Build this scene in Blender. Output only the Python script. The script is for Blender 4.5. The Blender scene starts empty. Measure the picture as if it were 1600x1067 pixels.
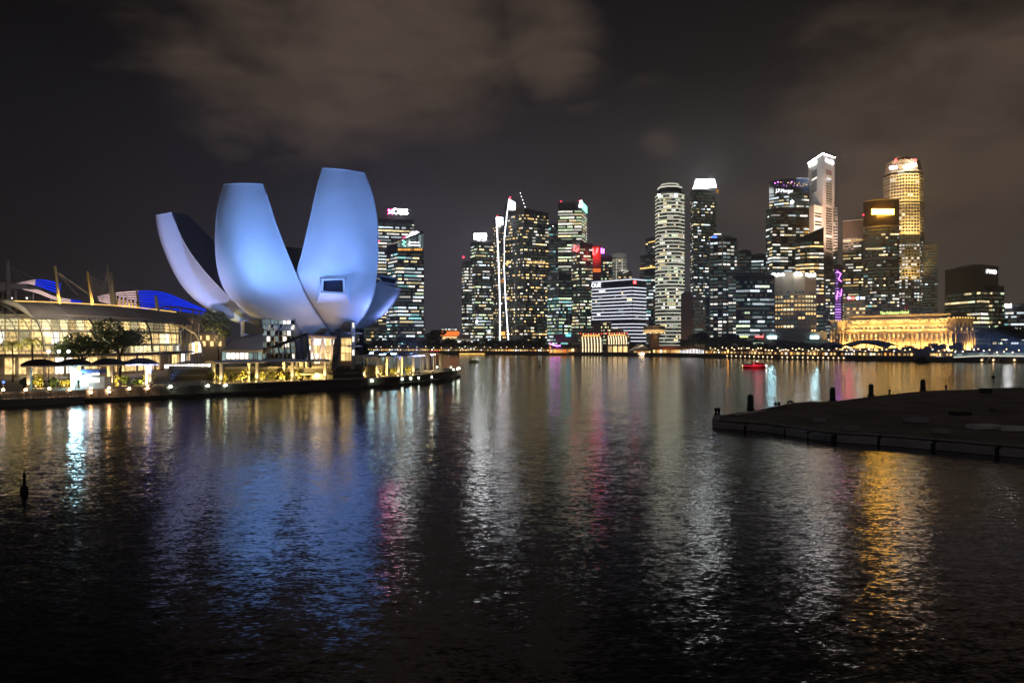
import bpy, bmesh, math, random
from mathutils import Vector, Matrix, noise as mnoise
R = math.radians
random.seed(7)
sc = bpy.context.scene
COL = sc.collection
# ------------------------------------------------------------------ camera
F = 1200.0          # focal length in photo pixels (1600 wide)
CH = 12.5           # eye height above the water
cam_d = bpy.data.cameras.new('camera'); cam_d.sensor_width = 36.0; cam_d.lens = 36.0 * F / 1600.0
cam_d.clip_start = 0.5; cam_d.clip_end = 20000
cam = bpy.data.objects.new('camera', cam_d); COL.objects.link(cam)
cam.location = (0, 0, CH); cam.rotation_euler = (R(90), 0, 0)
sc.camera = cam
# ------------------------------------------------------------------ render / colour
sc.view_settings.view_transform = 'Standard'
sc.view_settings.look = 'None'; sc.view_settings.exposure = 0.3; sc.view_settings.gamma = 1.0
sc.view_settings.use_curve_mapping = False
cy = sc.cycles
cy.use_denoising = True
try:
    cy.denoiser = 'OPENIMAGEDENOISE'; cy.denoising_input_passes = 'RGB_ALBEDO_NORMAL'
except Exception: pass
cy.max_bounces = 5; cy.diffuse_bounces = 2; cy.glossy_bounces = 3; cy.transmission_bounces = 3; cy.transparent_max_bounces = 6
cy.sample_clamp_indirect = 12.0; cy.caustics_reflective = False; cy.caustics_refractive = False
cy.use_light_tree = True
# ------------------------------------------------------------------ world: night sky, city glow, low clouds
world = bpy.data.worlds.new('World'); sc.world = world; world.use_nodes = True
def build_world():
    nt = world.node_tree; nt.nodes.clear(); N = nt.nodes.new; L = nt.links.new
    out = N('ShaderNodeOutputWorld'); bg = N('ShaderNodeBackground'); bg2 = N('ShaderNodeBackground'); add = N('ShaderNodeAddShader')
    sky = N('ShaderNodeTexSky'); sky.sky_type = 'NISHITA'; sky.sun_disc = False
    sky.sun_elevation = R(-8); sky.sun_rotation = R(250)
    L(sky.outputs[0], bg2.inputs[0]); bg2.inputs[1].default_value = 0.05
    tc = N('ShaderNodeTexCoord'); sep = N('ShaderNodeSeparateXYZ'); L(tc.outputs['Generated'], sep.inputs[0])
    ramp = N('ShaderNodeValToRGB'); L(sep.outputs[2], ramp.inputs[0])
    e = ramp.color_ramp.elements
    e[0].position = 0.0; e[0].color = (.075, .068, .074, 1)
    e[1].position = 0.50; e[1].color = (.003, .003, .004, 1)
    for p, c in ((.10, (.064, .058, .064)), (.20, (.033, .029, .033)), (.33, (.011, .0098, .0115))):
        x = e.new(p); x.color = (*c, 1)
    # west-to-north glow: the city side of the sky is brighter than the sea side
    def math_(op, a, b=None, cl=False):
        m = N('ShaderNodeMath'); m.operation = op; m.use_clamp = cl
        for i, v in enumerate((a, b)):
            if v is None: continue
            if isinstance(v, (int, float)): m.inputs[i].default_value = v
            else: L(v, m.inputs[i])
        return m.outputs[0]
    side0 = N('ShaderNodeMapRange'); L(sep.outputs[0], side0.inputs[0]); side0.inputs[1].default_value = -.62; side0.inputs[2].default_value = .55
    side = N('ShaderNodeValToRGB'); L(side0.outputs[0], side.inputs[0]); se = side.color_ramp.elements
    se[0].position = 0; se[0].color = (.10, .10, .14, 1); se[1].position = 1; se[1].color = (1.2, 1.04, .78, 1)
    x = se.new(.30); x.color = (.48, .46, .56, 1); x = se.new(.48); x.color = (.95, .92, 1.04, 1); x = se.new(.72); x.color = (1.0, .95, .92, 1)
    # clouds on a flat layer: project direction on to a plane
    zc = math_('MAXIMUM', sep.outputs[2], 0.04)
    zz = math_('ADD', zc, 0.22)
    px = math_('DIVIDE', sep.outputs[0], zz); py = math_('DIVIDE', sep.outputs[1], zz)
    cmb = N('ShaderNodeCombineXYZ'); L(px, cmb.inputs[0]); L(py, cmb.inputs[1])
    n1 = N('ShaderNodeTexNoise'); n1.inputs['Scale'].default_value = 2.1; n1.inputs['Detail'].default_value = 9; n1.inputs['Roughness'].default_value = .58
    n1.inputs['Distortion'].default_value = .25
    mp = N('ShaderNodeMapping'); mp.inputs['Location'].default_value = (3.1, 1.4, 0); L(cmb.outputs[0], mp.inputs[0]); L(mp.outputs[0], n1.inputs['Vector'])
    n2 = N('ShaderNodeTexNoise'); n2.inputs['Scale'].default_value = 5.5; n2.inputs['Detail'].default_value = 8; n2.inputs['Roughness'].default_value = .6
    n2.inputs['Distortion'].default_value = .4
    L(mp.outputs[0], n2.inputs['Vector'])
    def blob(px_, py_, sx, sz, amp):
        d = Vector(((px_ - 800) / F, 1, (533.5 - py_) / F)).normalized()
        s = N('ShaderNodeVectorMath'); s.operation = 'SUBTRACT'; L(tc.outputs['Generated'], s.inputs[0]); s.inputs[1].default_value = d
        m = N('ShaderNodeVectorMath'); m.operation = 'MULTIPLY'; L(s.outputs[0], m.inputs[0]); m.inputs[1].default_value = (1 / sx, .8, 1 / sz)
        ln = N('ShaderNodeVectorMath'); ln.operation = 'LENGTH'; L(m.outputs[0], ln.inputs[0])
        r = N('ShaderNodeMapRange'); r.interpolation_type = 'SMOOTHSTEP'; L(ln.outputs[1], r.inputs[0])
        r.inputs[1].default_value = .15; r.inputs[2].default_value = 1.0; r.inputs[3].default_value = amp; r.inputs[4].default_value = 0
        return r.outputs[0]
    m = blob(640, 60, .30, .22, .52)
    m = math_('MAXIMUM', m, blob(430, 110, .26, .20, .40))
    m = math_('MAXIMUM', m, blob(840, 40, .13, .16, .46))
    m = math_('MAXIMUM', m, blob(1030, 226, .06, .035, .36))
    m = math_('MAXIMUM', m, blob(905, 172, .05, .02, .25))
    m = math_('MAXIMUM', m, blob(1540, 190, .34, .24, .52))
    m = math_('MAXIMUM', m, blob(1330, 80, .16, .12, .24))
    m = math_('MAXIMUM', m, blob(1330, 330, .38, .18, .28))
    v = math_('ADD', math_('MULTIPLY', n1.outputs[0], .75), math_('MULTIPLY', n2.outputs[0], .35))
    v = math_('ADD', v, m)
    cr = N('ShaderNodeMapRange'); cr.interpolation_type = 'SMOOTHSTEP'; L(v, cr.inputs[0])
    cr.inputs[1].default_value = .69; cr.inputs[2].default_value = 1.17; cr.inputs[3].default_value = 0; cr.inputs[4].default_value = 1
    base = N('ShaderNodeMix'); base.data_type = 'RGBA'; base.blend_type = 'MULTIPLY'; base.inputs[0].default_value = 1
    L(ramp.outputs[0], base.inputs[6]); L(side.outputs[0], base.inputs[7])
    mix = N('ShaderNodeMix'); mix.data_type = 'RGBA'; L(cr.outputs[0], mix.inputs[0]); L(base.outputs[2], mix.inputs[6])
    mix.inputs[7].default_value = (.098, .069, .051, 1)
    L(mix.outputs[2], bg.inputs[0]); bg.inputs[1].default_value = .80
    L(bg.outputs[0], add.inputs[0]); L(bg2.outputs[0], add.inputs[1]); L(add.outputs[0], out.inputs[0])
build_world()
# very weak, very soft fill lamp, added behind the viewer to lift unlit surfaces
sun_d = bpy.data.lights.new('ambient_fill', 'SUN'); sun_d.energy = 0.08; sun_d.angle = R(60); sun_d.color = (1.0, .92, .86)
sun = bpy.data.objects.new('ambient_fill', sun_d); COL.objects.link(sun); sun.rotation_euler = (R(52), 0, R(-20))

# ------------------------------------------------------------------ helpers
def P(px, py, Y):
    return Vector(((px - 800) / F * Y, Y, CH - (py - 533.5) / F * Y))
def RAY(px, Y): return Vector(((px - 800) / F * Y, Y))
def ZP(py, Y): return CH - (py - 533.5) / F * Y
def GP(px, py, z=0.0):
    Y = (CH - z) * F / (py - 533.5); return Vector(((px - 800) / F * Y, Y, z))
def V3(p, z): return Vector((p[0], p[1], z))

def thing(name, label, cat, loc=(0, 0, 0), group=None):
    o = bpy.data.objects.new(name, None); o.empty_display_size = 1; COL.objects.link(o)
    o.location = loc; tag(o, label, cat, group); o['_w'] = list(loc); return o
def tag(o, label, cat, group=None):
    o['label'] = label; o['category'] = cat
    if group: o['group'] = group
    return o
WPOS = {}
def wpos(o):
    p = Vector((0, 0, 0))
    while o is not None: p += o.location; o = o.parent
    return p

class MB:
    def __init__(s): s.v = []; s.f = []; s.m = []; s.sm = []
    def face(s, pts, mi=0, smooth=False):
        b = len(s.v); s.v += [tuple(p) for p in pts]; s.f.append(tuple(range(b, b + len(pts)))); s.m.append(mi); s.sm.append(smooth)
    def hexa(s, a, mi=0):      # 8 points: bottom 4 ccw, top 4 ccw
        b = len(s.v); s.v += [tuple(p) for p in a]
        for q in ((0, 3, 2, 1), (4, 5, 6, 7), (0, 1, 5, 4), (1, 2, 6, 5), (2, 3, 7, 6), (3, 0, 4, 7)):
            s.f.append(tuple(b + i for i in q)); s.m.append(mi); s.sm.append(False)
    def box(s, x0, x1, y0, y1, z0, z1, mi=0):
        s.hexa([(x0, y0, z0), (x1, y0, z0), (x1, y1, z0), (x0, y1, z0), (x0, y0, z1), (x1, y0, z1), (x1, y1, z1), (x0, y1, z1)], mi)
    def ebox(s, p0, p1, n, z0, z1, d0, d1, mi=0):   # box along a wall edge, between d0 and d1 proud of it
        a, b = Vector(p0[:2]), Vector(p1[:2]); n = Vector(n[:2])
        q = [a + n * d1, b + n * d1, b + n * d0, a + n * d0]
        s.hexa([V3(p, z0) for p in q] + [V3(p, z1) for p in q], mi)
    def prism(s, foot, z0, tops, mi=0, bottom=True):
        n = len(foot); tz = tops if isinstance(tops, (list, tuple)) else [tops] * n
        b = len(s.v); s.v += [(p[0], p[1], z0) for p in foot] + [(p[0], p[1], t) for p, t in zip(foot, tz)]
        for i in range(n):
            j = (i + 1) % n; s.f.append((b + i, b + j, b + n + j, b + n + i)); s.m.append(mi); s.sm.append(False)
        s.f.append(tuple(b + n + i for i in range(n))); s.m.append(mi); s.sm.append(False)
        if bottom: s.f.append(tuple(b + i for i in reversed(range(n)))); s.m.append(mi); s.sm.append(False)
    def tube(s, pts, rads, k=8, mi=0, cap=True, smooth=True):
        pts = [Vector(p) for p in pts]
        if not isinstance(rads, (list, tuple)): rads = [rads] * len(pts)
        b = len(s.v)
        for i, p in enumerate(pts):
            d = (pts[min(i + 1, len(pts) - 1)] - pts[max(i - 1, 0)]).normalized()
            u = d.cross(Vector((0, 0, 1)))
            if u.length < 1e-3: u = Vector((1, 0, 0))
            u.normalize(); w = d.cross(u)
            for j in range(k):
                a = 2 * math.pi * j / k; s.v.append(tuple(p + (u * math.cos(a) + w * math.sin(a)) * rads[i]))
        for i in range(len(pts) - 1):
            for j in range(k):
                a = b + i * k + j; c = b + i * k + (j + 1) % k
                s.f.append((a, a + k, c + k, c)); s.m.append(mi); s.sm.append(smooth)
        if cap:
            s.f.append(tuple(b + j for j in range(k))); s.m.append(mi); s.sm.append(False)
            e = b + (len(pts) - 1) * k
            s.f.append(tuple(e + j for j in reversed(range(k)))); s.m.append(mi); s.sm.append(False)
    def lathe(s, c, prof, k=16, mi=0, smooth=True):
        b = len(s.v); c = Vector(c)
        for r, z in prof:
            for j in range(k):
                a = 2 * math.pi * (j + .5) / k; s.v.append((c.x + r * math.cos(a), c.y + r * math.sin(a), c.z + z))
        for i in range(len(prof) - 1):
            for j in range(k):
                a = b + i * k + j; d = b + i * k + (j + 1) % k
                s.f.append((a, d, d + k, a + k)); s.m.append(mi); s.sm.append(smooth)
        s.f.append(tuple(b + j for j in reversed(range(k)))); s.m.append(mi); s.sm.append(False)
        e = b + (len(prof) - 1) * k
        s.f.append(tuple(e + j for j in range(k))); s.m.append(mi); s.sm.append(False)
    def grid(s, rows, mi=0, smooth=True, flip=False):
        n = len(rows[0]); b = len(s.v)
        for r in rows: s.v += [tuple(p) for p in r]
        for i in range(len(rows) - 1):
            for j in range(n - 1):
                a = b + i * n + j; q = (a, a + 1, a + n + 1, a + n)
                s.f.append(tuple(reversed(q)) if flip else q); s.m.append(mi); s.sm.append(smooth)
    def build(s, name, mats, parent=None, kind=None, origin=None):
        o0 = wpos(parent) if parent else (Vector(origin) if origin is not None else Vector((0, 0, 0)))
        me = bpy.data.meshes.new(name)
        me.from_pydata([(v[0] - o0[0], v[1] - o0[1], v[2] - o0[2]) for v in s.v], [], s.f)
        if not isinstance(mats, (list, tuple)): mats = [mats]
        for m in mats: me.materials.append(M[m])
        if len(mats) > 1: me.polygons.foreach_set('material_index', s.m)
        me.polygons.foreach_set('use_smooth', s.sm)
        me.update()
        o = bpy.data.objects.new(name, me); COL.objects.link(o)
        if parent: o.parent = parent
        else: o.location = o0
        if kind: o['kind'] = kind
        return o

# ------------------------------------------------------------------ materials
M = {}
def newmat(name):
    m = bpy.data.materials.new(name); m.use_nodes = True; m.node_tree.nodes.clear(); M[name] = m
    return m, m.node_tree.nodes.new, m.node_tree.links.new
def surf(name, col, rough=.6, metal=0.0, var=.25, scale=.6, spec=.5, bump=0.0, bscale=None, emit=None, es=0):
    m, N, L = newmat(name)
    out = N('ShaderNodeOutputMaterial'); b = N('ShaderNodeBsdfPrincipled'); L(b.outputs[0], out.inputs[0])
    b.inputs['Roughness'].default_value = rough; b.inputs['Metallic'].default_value = metal; b.inputs['Specular IOR Level'].default_value = spec
    tc = N('ShaderNodeTexCoord'); n = N('ShaderNodeTexNoise'); n.inputs['Scale'].default_value = scale; n.inputs['Detail'].default_value = 6
    L(tc.outputs['Object'], n.inputs['Vector'])
    r = N('ShaderNodeValToRGB'); L(n.outputs[0], r.inputs[0])
    r.color_ramp.elements[0].position = .25; r.color_ramp.elements[1].position = .75
    r.color_ramp.elements[0].color = (*[c * (1 - var) for c in col], 1); r.color_ramp.elements[1].color = (*[min(1, c * (1 + var)) for c in col], 1)
    L(r.outputs[0], b.inputs['Base Color'])
    if bump:
        n2 = N('ShaderNodeTexNoise'); n2.inputs['Scale'].default_value = bscale or scale * 6; n2.inputs['Detail'].default_value = 4; L(tc.outputs['Object'], n2.inputs['Vector'])
        bp = N('ShaderNodeBump'); bp.inputs['Strength'].default_value = bump; bp.inputs['Distance'].default_value = .1
        L(n2.outputs[0], bp.inputs['Height']); L(bp.outputs[0], b.inputs['Normal'])
    if emit:
        b.inputs['Emission Color'].default_value = (*emit, 1); b.inputs['Emission Strength'].default_value = es
        m.cycles.emission_sampling = 'NONE'
    return m
def glow(name, col, strength, lo=1.0, hi=1.0, tex=0.0, scale=5.0, sample=False):
    """a thing that gives off light; brightness differs per object (lo..hi) and inside the pane (tex)"""
    m, N, L = newmat(name)
    out = N('ShaderNodeOutputMaterial'); e = N('ShaderNodeEmission'); L(e.outputs[0], out.inputs[0])
    e.inputs[0].default_value = (*col, 1)
    val = None
    if hi != lo:
        oi = N('ShaderNodeObjectInfo'); mr = N('ShaderNodeMapRange'); L(oi.outputs['Random'], mr.inputs[0])
        mr.inputs[3].default_value = lo * strength; mr.inputs[4].default_value = hi * strength; val = mr.outputs[0]
    if tex:
        tc = N('ShaderNodeTexCoord'); n = N('ShaderNodeTexNoise'); n.inputs['Scale'].default_value = scale; n.inputs['Detail'].default_value = 2
        oi2 = N('ShaderNodeObjectInfo'); ad = N('ShaderNodeVectorMath'); ad.operation = 'ADD'
        sc_ = N('ShaderNodeVectorMath'); sc_.operation = 'SCALE'; L(oi2.outputs['Location'], sc_.inputs[0]); sc_.inputs['Scale'].default_value = .37
        L(tc.outputs['Generated'], ad.inputs[0]); L(sc_.outputs[0], ad.inputs[1]); L(ad.outputs[0], n.inputs['Vector'])
        mr = N('ShaderNodeMapRange'); L(n.outputs[0], mr.inputs[0]); mr.inputs[1].default_value = .3; mr.inputs[2].default_value = .7
        mr.inputs[3].default_value = 1 - tex; mr.inputs[4].default_value = 1 + tex
        mu = N('ShaderNodeMath'); mu.operation = 'MULTIPLY'; L(mr.outputs[0], mu.inputs[0])
        if val: L(val, mu.inputs[1])
        else: mu.inputs[1].default_value = strength
        val = mu.outputs[0]
    if val: L(val, e.inputs[1])
    else: e.inputs[1].default_value = strength
    m.cycles.emission_sampling = 'AUTO' if sample else 'NONE'
    return m
# building skins
surf('glass_dark', (.012, .017, .021), .12, var=.35, scale=.05, spec=.6)
surf('glass_teal', (.010, .026, .030), .12, var=.35, scale=.05, spec=.6)
surf('glass_blue', (.012, .018, .034), .12, var=.35, scale=.05, spec=.6)
surf('glass_brown', (.030, .022, .017), .18, var=.3, scale=.05, spec=.5)
surf('frame_dark', (.07, .075, .08), .4, var=.2, scale=.2)
surf('frame_green', (.06, .085, .072), .4, var=.2, scale=.2)
surf('frame_grey', (.16, .16, .16), .5, var=.2, scale=.2)
surf('concrete', (.30, .285, .265), .8, var=.2, scale=.12, bump=.1)
surf('concrete_pale', (.55, .53, .50), .75, var=.14, scale=.08)
surf('concrete_brown', (.27, .20, .16), .8, var=.18, scale=.1)
surf('stone_warm', (.48, .41, .31), .8, var=.16, scale=.15)
surf('steel_white', (.62, .63, .65), .45, var=.12, scale=.4)
surf('steel_grey', (.25, .25, .26), .45, var=.2, scale=.4)
surf('steel_black', (.018, .018, .02), .45, var=.3, scale=.4)
surf('mast_yellow', (.55, .40, .16), .5, var=.15, scale=.3)
surf('roof_grey', (.34, .31, .30), .55, var=.12, scale=.25, bump=.05)
surf('roof_dark', (.045, .04, .038), .7, var=.3, scale=.3)
surf('roof_red', (.24, .07, .04), .75, var=.25, scale=.4)
surf('quay', (.14, .125, .11), .85, var=.3, scale=.15, bump=.2)
surf('deck', (.20, .17, .145), .7, var=.22, scale=.35, bump=.1)
surf('pontoon_top', (.15, .115, .085), .9, var=.75, scale=.16, bump=.5, bscale=1.5)
surf('pontoon_side', (.32, .30, .32), .8, var=.35, scale=.25, bump=.25)
surf('rubber', (.012, .012, .013), .8, var=.3, scale=.8)
surf('paint_yellow', (.55, .38, .06), .6, var=.25, scale=.6)
surf('paint_white', (.7, .7, .68), .6, var=.2, scale=.6)
surf('paint_red', (.45, .02, .03), .4, var=.2, scale=.6)
surf('paint_blue', (.03, .07, .25), .5, var=.2, scale=.6)
surf('canvas', (.36, .37, .42), .7, var=.15, scale=.4)
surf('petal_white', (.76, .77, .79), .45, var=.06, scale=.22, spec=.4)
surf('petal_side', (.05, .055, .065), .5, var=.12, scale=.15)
surf('glass_sky', (.012, .03, .06), .08, var=.3, scale=.3, spec=.8)
surf('bark', (.10, .075, .055), .9, var=.3, scale=1.5, bump=.3)
surf('land', (.06, .055, .05), .9, var=.3, scale=.02)
surf('hull_white', (.62, .62, .62), .4, var=.12, scale=.5)
def leafmat(name, col):
    m, N, L = newmat(name)
    out = N('ShaderNodeOutputMaterial'); d = N('ShaderNodeBsdfPrincipled'); t = N('ShaderNodeBsdfTranslucent'); mx = N('ShaderNodeMixShader')
    tc = N('ShaderNodeTexCoord'); n = N('ShaderNodeTexNoise'); n.inputs['Scale'].default_value = .9; n.inputs['Detail'].default_value = 4; L(tc.outputs['Object'], n.inputs['Vector'])
    r = N('ShaderNodeValToRGB'); L(n.outputs[0], r.inputs[0])
    r.color_ramp.elements[0].position = .3; r.color_ramp.elements[1].position = .7
    r.color_ramp.elements[0].color = (*[c * .55 for c in col], 1); r.color_ramp.elements[1].color = (*[c * 1.5 for c in col], 1)
    L(r.outputs[0], d.inputs['Base Color']); L(r.outputs[0], t.inputs[0]); d.inputs['Roughness'].default_value = .6
    mx.inputs[0].default_value = .3; L(d.outputs[0], mx.inputs[1]); L(t.outputs[0], mx.inputs[2]); L(mx.outputs[0], out.inputs[0])
leafmat('leaf', (.06, .10, .03)); leafmat('leaf_yellow', (.14, .14, .03)); leafmat('leaf_dark', (.03, .045, .02))
# lit panes
W = dict(lo=.15, hi=1.35, tex=.5)
glow('win_cool', (.80, .95, 1.0), 1.22, **W)
glow('win_white', (1.0, .95, .82), 1.37, **W)
glow('win_green', (.80, 1.0, .62), 1.28, **W)
glow('win_teal', (.35, .85, .85), 0.94, **W)
glow('win_yellow', (1.0, .80, .42), 1.44, **W)
glow('win_gold', (1.0, .62, .22), 1.53, **W)
glow('win_amber', (1.0, .42, .08), 1.5, **W)
glow('win_dim', (.55, .75, .72), 0.34, **W)
glow('garland', (1.0, .80, .48), 2.6)
glow('win_faint', (.42, .72, .56), .075, tex=.6, scale=40)  # faint glow for panes that are not lit
glow('win_faint_warm', (.85, .62, .34), .06, tex=.6, scale=40)
glow('sign_read', (.96, .98, 1.0), 3.2)
glow('win_purple', (.62, .25, 1.0), 1.3, **W)
glow('lamp_white', (1.0, .97, .92), 6.0, sample=False)
glow('lamp_warm', (1.0, .62, .28), 4.5, sample=False)
glow('lamp_green', (.85, 1.0, .80), 5.0, sample=False)
glow('lamp_far', (1.0, .68, .36), 5.5)
glow('crown_white', (.95, 1.0, .98), 14.0, sample=True)
glow('lamp_edge_warm', (1.0, .52, .22), 15.0)
glow('lamp_edge_green', (.85, 1.0, .76), 12.0)
glow('lamp_orange', (1.0, .38, .06), 14.0)
glow('lamp_red', (1.0, .03, .06), 6.0)
glow('lamp_blue', (.10, .20, 1.0), 3.0)
glow('sign_white', (.96, .98, 1.0), 38, sample=True)
glow('sign_letter', (.96, .98, 1.0), 14, sample=True)
glow('sign_cool', (.45, .86, 1.0), 42, sample=True)
glow('sign_soft', (.85, .92, 1.0), 7, tex=.15)
glow('sign_amber', (1.0, .48, .04), 42, sample=True)
glow('sign_red', (1.0, .04, .04), 12, sample=True)
glow('sign_pink', (1.0, .05, .30), 80, sample=True)
glow('sign_purple', (.70, .12, 1.0), 9, sample=True)
glow('sign_green', (.25, .95, .60), 3)
glow('sign_lime', (.75, 1.0, .25), 2.2)
glow('sign_blue', (.08, .18, 1.0), 2.5)
glow('sign_teal', (.1, .55, .75), 3.0)
glow('led_white', (.86, .88, 1.0), 1.1)
glow('led_line', (.93, .93, 1.0), 3.0)
glow('led_cream', (1.0, .97, .78), .62, lo=.75, hi=1.2)
glow('led_blue', (.005, .035, 1.0), .85, lo=.8, hi=1.1)
glow('led_pink', (1.0, .66, .60), .85, lo=.85, hi=1.1)
glow('led_gold', (1.0, .60, .16), 1.5, lo=.7, hi=1.3)
glow('led_red', (1.0, .03, .08), 1.6)
glow('led_orange', (1.0, .22, .04), 1.1)
glow('shop_warm', (1.0, .66, .27), 1.2, lo=.45, hi=1.5, tex=.6, scale=3.5)
glow('shop_white', (1.0, .92, .80), 1.9, lo=.6, hi=1.5, tex=.4, scale=3.5)

def water_mat():
    m, N, L = newmat('water')
    out = N('ShaderNodeOutputMaterial'); b = N('ShaderNodeBsdfPrincipled'); L(b.outputs[0], out.inputs[0])
    b.inputs['Base Color'].default_value = (.004, .006, .008, 1); b.inputs['IOR'].default_value = 1.333
    b.inputs['Roughness'].default_value = .11
    tc = N('ShaderNodeTexCoord')
    def slope(scale, detail, amp, stretch=(1, 1, 1), off=(0, 0, 0), rough=.5):
        mp = N('ShaderNodeMapping'); mp.inputs['Scale'].default_value = stretch; mp.inputs['Location'].default_value = off; L(tc.outputs['Object'], mp.inputs[0])
        n = N('ShaderNodeTexNoise'); n.inputs['Scale'].default_value = scale; n.inputs['Detail'].default_value = detail; n.inputs['Roughness'].default_value = rough
        L(mp.outputs[0], n.inputs['Vector'])
        s = N('ShaderNodeVectorMath'); s.operation = 'SUBTRACT'; L(n.outputs['Color'], s.inputs[0]); s.inputs[1].default_value = (.5, .5, .5)
        k = N('ShaderNodeVectorMath'); k.operation = 'SCALE'; L(s.outputs[0], k.inputs[0]); k.inputs['Scale'].default_value = amp
        return k.outputs[0]
    a = slope(5.2, 3, .33, (.62, 1.3, 1)); c = slope(1.3, 2, .17, (.7, 1.3, 1), (5, 3, 0)); d = slope(.12, 2, .05, (1, 1, 1), (11, 2, 0))
    s1 = N('ShaderNodeVectorMath'); s1.operation = 'ADD'; L(a, s1.inputs[0]); L(c, s1.inputs[1])
    # wind patches: calmer and rougher bands on the bay
    wp = N('ShaderNodeMapping'); wp.inputs['Scale'].default_value = (.006, .022, 1); L(tc.outputs['Object'], wp.inputs[0])
    wn = N('ShaderNodeTexNoise'); wn.inputs['Scale'].default_value = 1; wn.inputs['Detail'].default_value = 3; L(wp.outputs[0], wn.inputs['Vector'])
    wr = N('ShaderNodeMapRange'); L(wn.outputs[0], wr.inputs[0]); wr.inputs[1].default_value = .32; wr.inputs[2].default_value = .66; wr.inputs[3].default_value = .5; wr.inputs[4].default_value = 1.15
    s2 = N('ShaderNodeVectorMath'); s2.operation = 'SCALE'; L(s1.outputs[0], s2.inputs[0]); L(wr.outputs[0], s2.inputs['Scale'])
    s3 = N('ShaderNodeVectorMath'); s3.operation = 'ADD'; L(s2.outputs[0], s3.inputs[0]); L(d, s3.inputs[1])
    fl = N('ShaderNodeVectorMath'); fl.operation = 'MULTIPLY'; L(s3.outputs[0], fl.inputs[0]); fl.inputs[1].default_value = (1, 1, 0)
    ad = N('ShaderNodeVectorMath'); ad.operation = 'ADD'; L(fl.outputs[0], ad.inputs[0]); ad.inputs[1].default_value = (0, 0, 1)
    nm = N('ShaderNodeVectorMath'); nm.operation = 'NORMALIZE'; L(ad.outputs[0], nm.inputs[0]); L(nm.outputs[0], b.inputs['Normal'])
water_mat()
def clear_glass():
    m, N, L = newmat('pane_clear')
    out = N('ShaderNodeOutputMaterial'); t = N('ShaderNodeBsdfTransparent'); g = N('ShaderNodeBsdfGlossy'); mx = N('ShaderNodeMixShader')
    t.inputs[0].default_value = (.86, .9, .88, 1); g.inputs['Roughness'].default_value = .05; g.inputs[0].default_value = (.8, .85, .9, 1)
    mx.inputs[0].default_value = .10; L(t.outputs[0], mx.inputs[1]); L(g.outputs[0], mx.inputs[2]); L(mx.outputs[0], out.inputs[0])
clear_glass()

# ------------------------------------------------------------------ shared little meshes
UNIT = {}
def unit(kind, mat):
    k = (kind, mat)
    if k in UNIT: return UNIT[k]
    b = MB()
    if kind == 'pane': b.box(-.5, .5, -.06, .06, -.5, .5)
    elif kind == 'globe': b.lathe((0, 0, 0), [(.25, -.9), (.75, -.6), (1, 0), (.75, .6), (.25, .9)], 8)
    elif kind == 'box': b.box(-.5, .5, -.5, .5, -.5, .5)
    me = bpy.data.meshes.new(kind + '_' + mat); me.from_pydata(b.v, [], b.f); me.materials.append(M[mat]); UNIT[k] = me
    if kind == 'globe': me.polygons.foreach_set('use_smooth', [True] * len(me.polygons))
    return me
def piece(name, kind, mat, pos, scale, ang=0.0, parent=None, tilt=0.0):
    o = bpy.data.objects.new(name, unit(kind, mat)); COL.objects.link(o)
    if parent: o.parent = parent; o.location = Vector(pos) - wpos(parent)
    else: o.location = pos
    o.rotation_euler = (tilt, 0, ang); o.scale = scale
    return o
def text(name, body, mat, pos, height, ang, parent, width=None, extrude=.15):
    c = bpy.data.curves.new('tmp', 'FONT'); c.body = body; c.size = 1; c.extrude = .05; c.align_x = 'CENTER'; c.align_y = 'CENTER'
    o = bpy.data.objects.new('tmp', c); COL.objects.link(o)
    dg = bpy.context.evaluated_depsgraph_get(); me = bpy.data.meshes.new_from_object(o.evaluated_get(dg))
    bpy.data.objects.remove(o); bpy.data.curves.remove(c)
    xs = [v.co.x for v in me.vertices]; ys = [v.co.y for v in me.vertices]
    sy = height / (max(ys) - min(ys)); sx = (width / (max(xs) - min(xs))) if width else sy
    mx_, my_ = (max(xs) + min(xs)) / 2, (max(ys) + min(ys)) / 2
    for v in me.vertices: v.co = ((v.co.x - mx_) * sx, (v.co.y - my_) * sy, v.co.z * extrude / .05)
    me.materials.clear(); me.materials.append(M[mat])
    o = bpy.data.objects.new(name, me); COL.objects.link(o); o.parent = parent
    o.location = Vector(pos) - (wpos(parent) if parent else Vector()); o.rotation_euler = (R(90), 0, ang)
    return o
BACKWASH = {'tree_glow', 'quay_glow', 'gallery_glow', 'street_glow', 'crown_flood', 'wall_glow', 'roof_glow', 'emblem_glow', 'sign_glow', 'roof_band_glow', 'roof_wash', 'glow', 'hull_glow', 'canopy_glow', 'deck_glow', 'podium_lamp', 'gallery_lamp', 'glare', 'ridge_uplight'}
def light(name, kind, pos, energy, col, target=None, size=.5, spot=60, blend=.6, parent=None, size_y=None):
    if kind == 'POINT' and name in BACKWASH:      # lamps turned away from the water so its reflection shows no streaks
        kind = 'SPOT'; spot = 150; blend = .5; target = Vector(pos) + Vector((0, 1, -.55 if name == 'roof_wash' else .12))
    d = bpy.data.lights.new(name, kind); d.energy = energy; d.color = col
    if kind == 'SPOT': d.spot_size = R(spot); d.spot_blend = blend; d.shadow_soft_size = size
    elif kind == 'AREA':
        d.size = size
        if size_y: d.shape = 'RECTANGLE'; d.size_y = size_y
    else: d.shadow_soft_size = size
    o = bpy.data.objects.new(name, d); COL.objects.link(o)
    pos = Vector(pos)
    if target is not None:
        o.rotation_euler = (Vector(target) - pos).to_track_quat('-Z', 'Y').to_euler()
    if parent: o.parent = parent; o.location = pos - wpos(parent)
    else: o.location = pos
    return o
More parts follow.
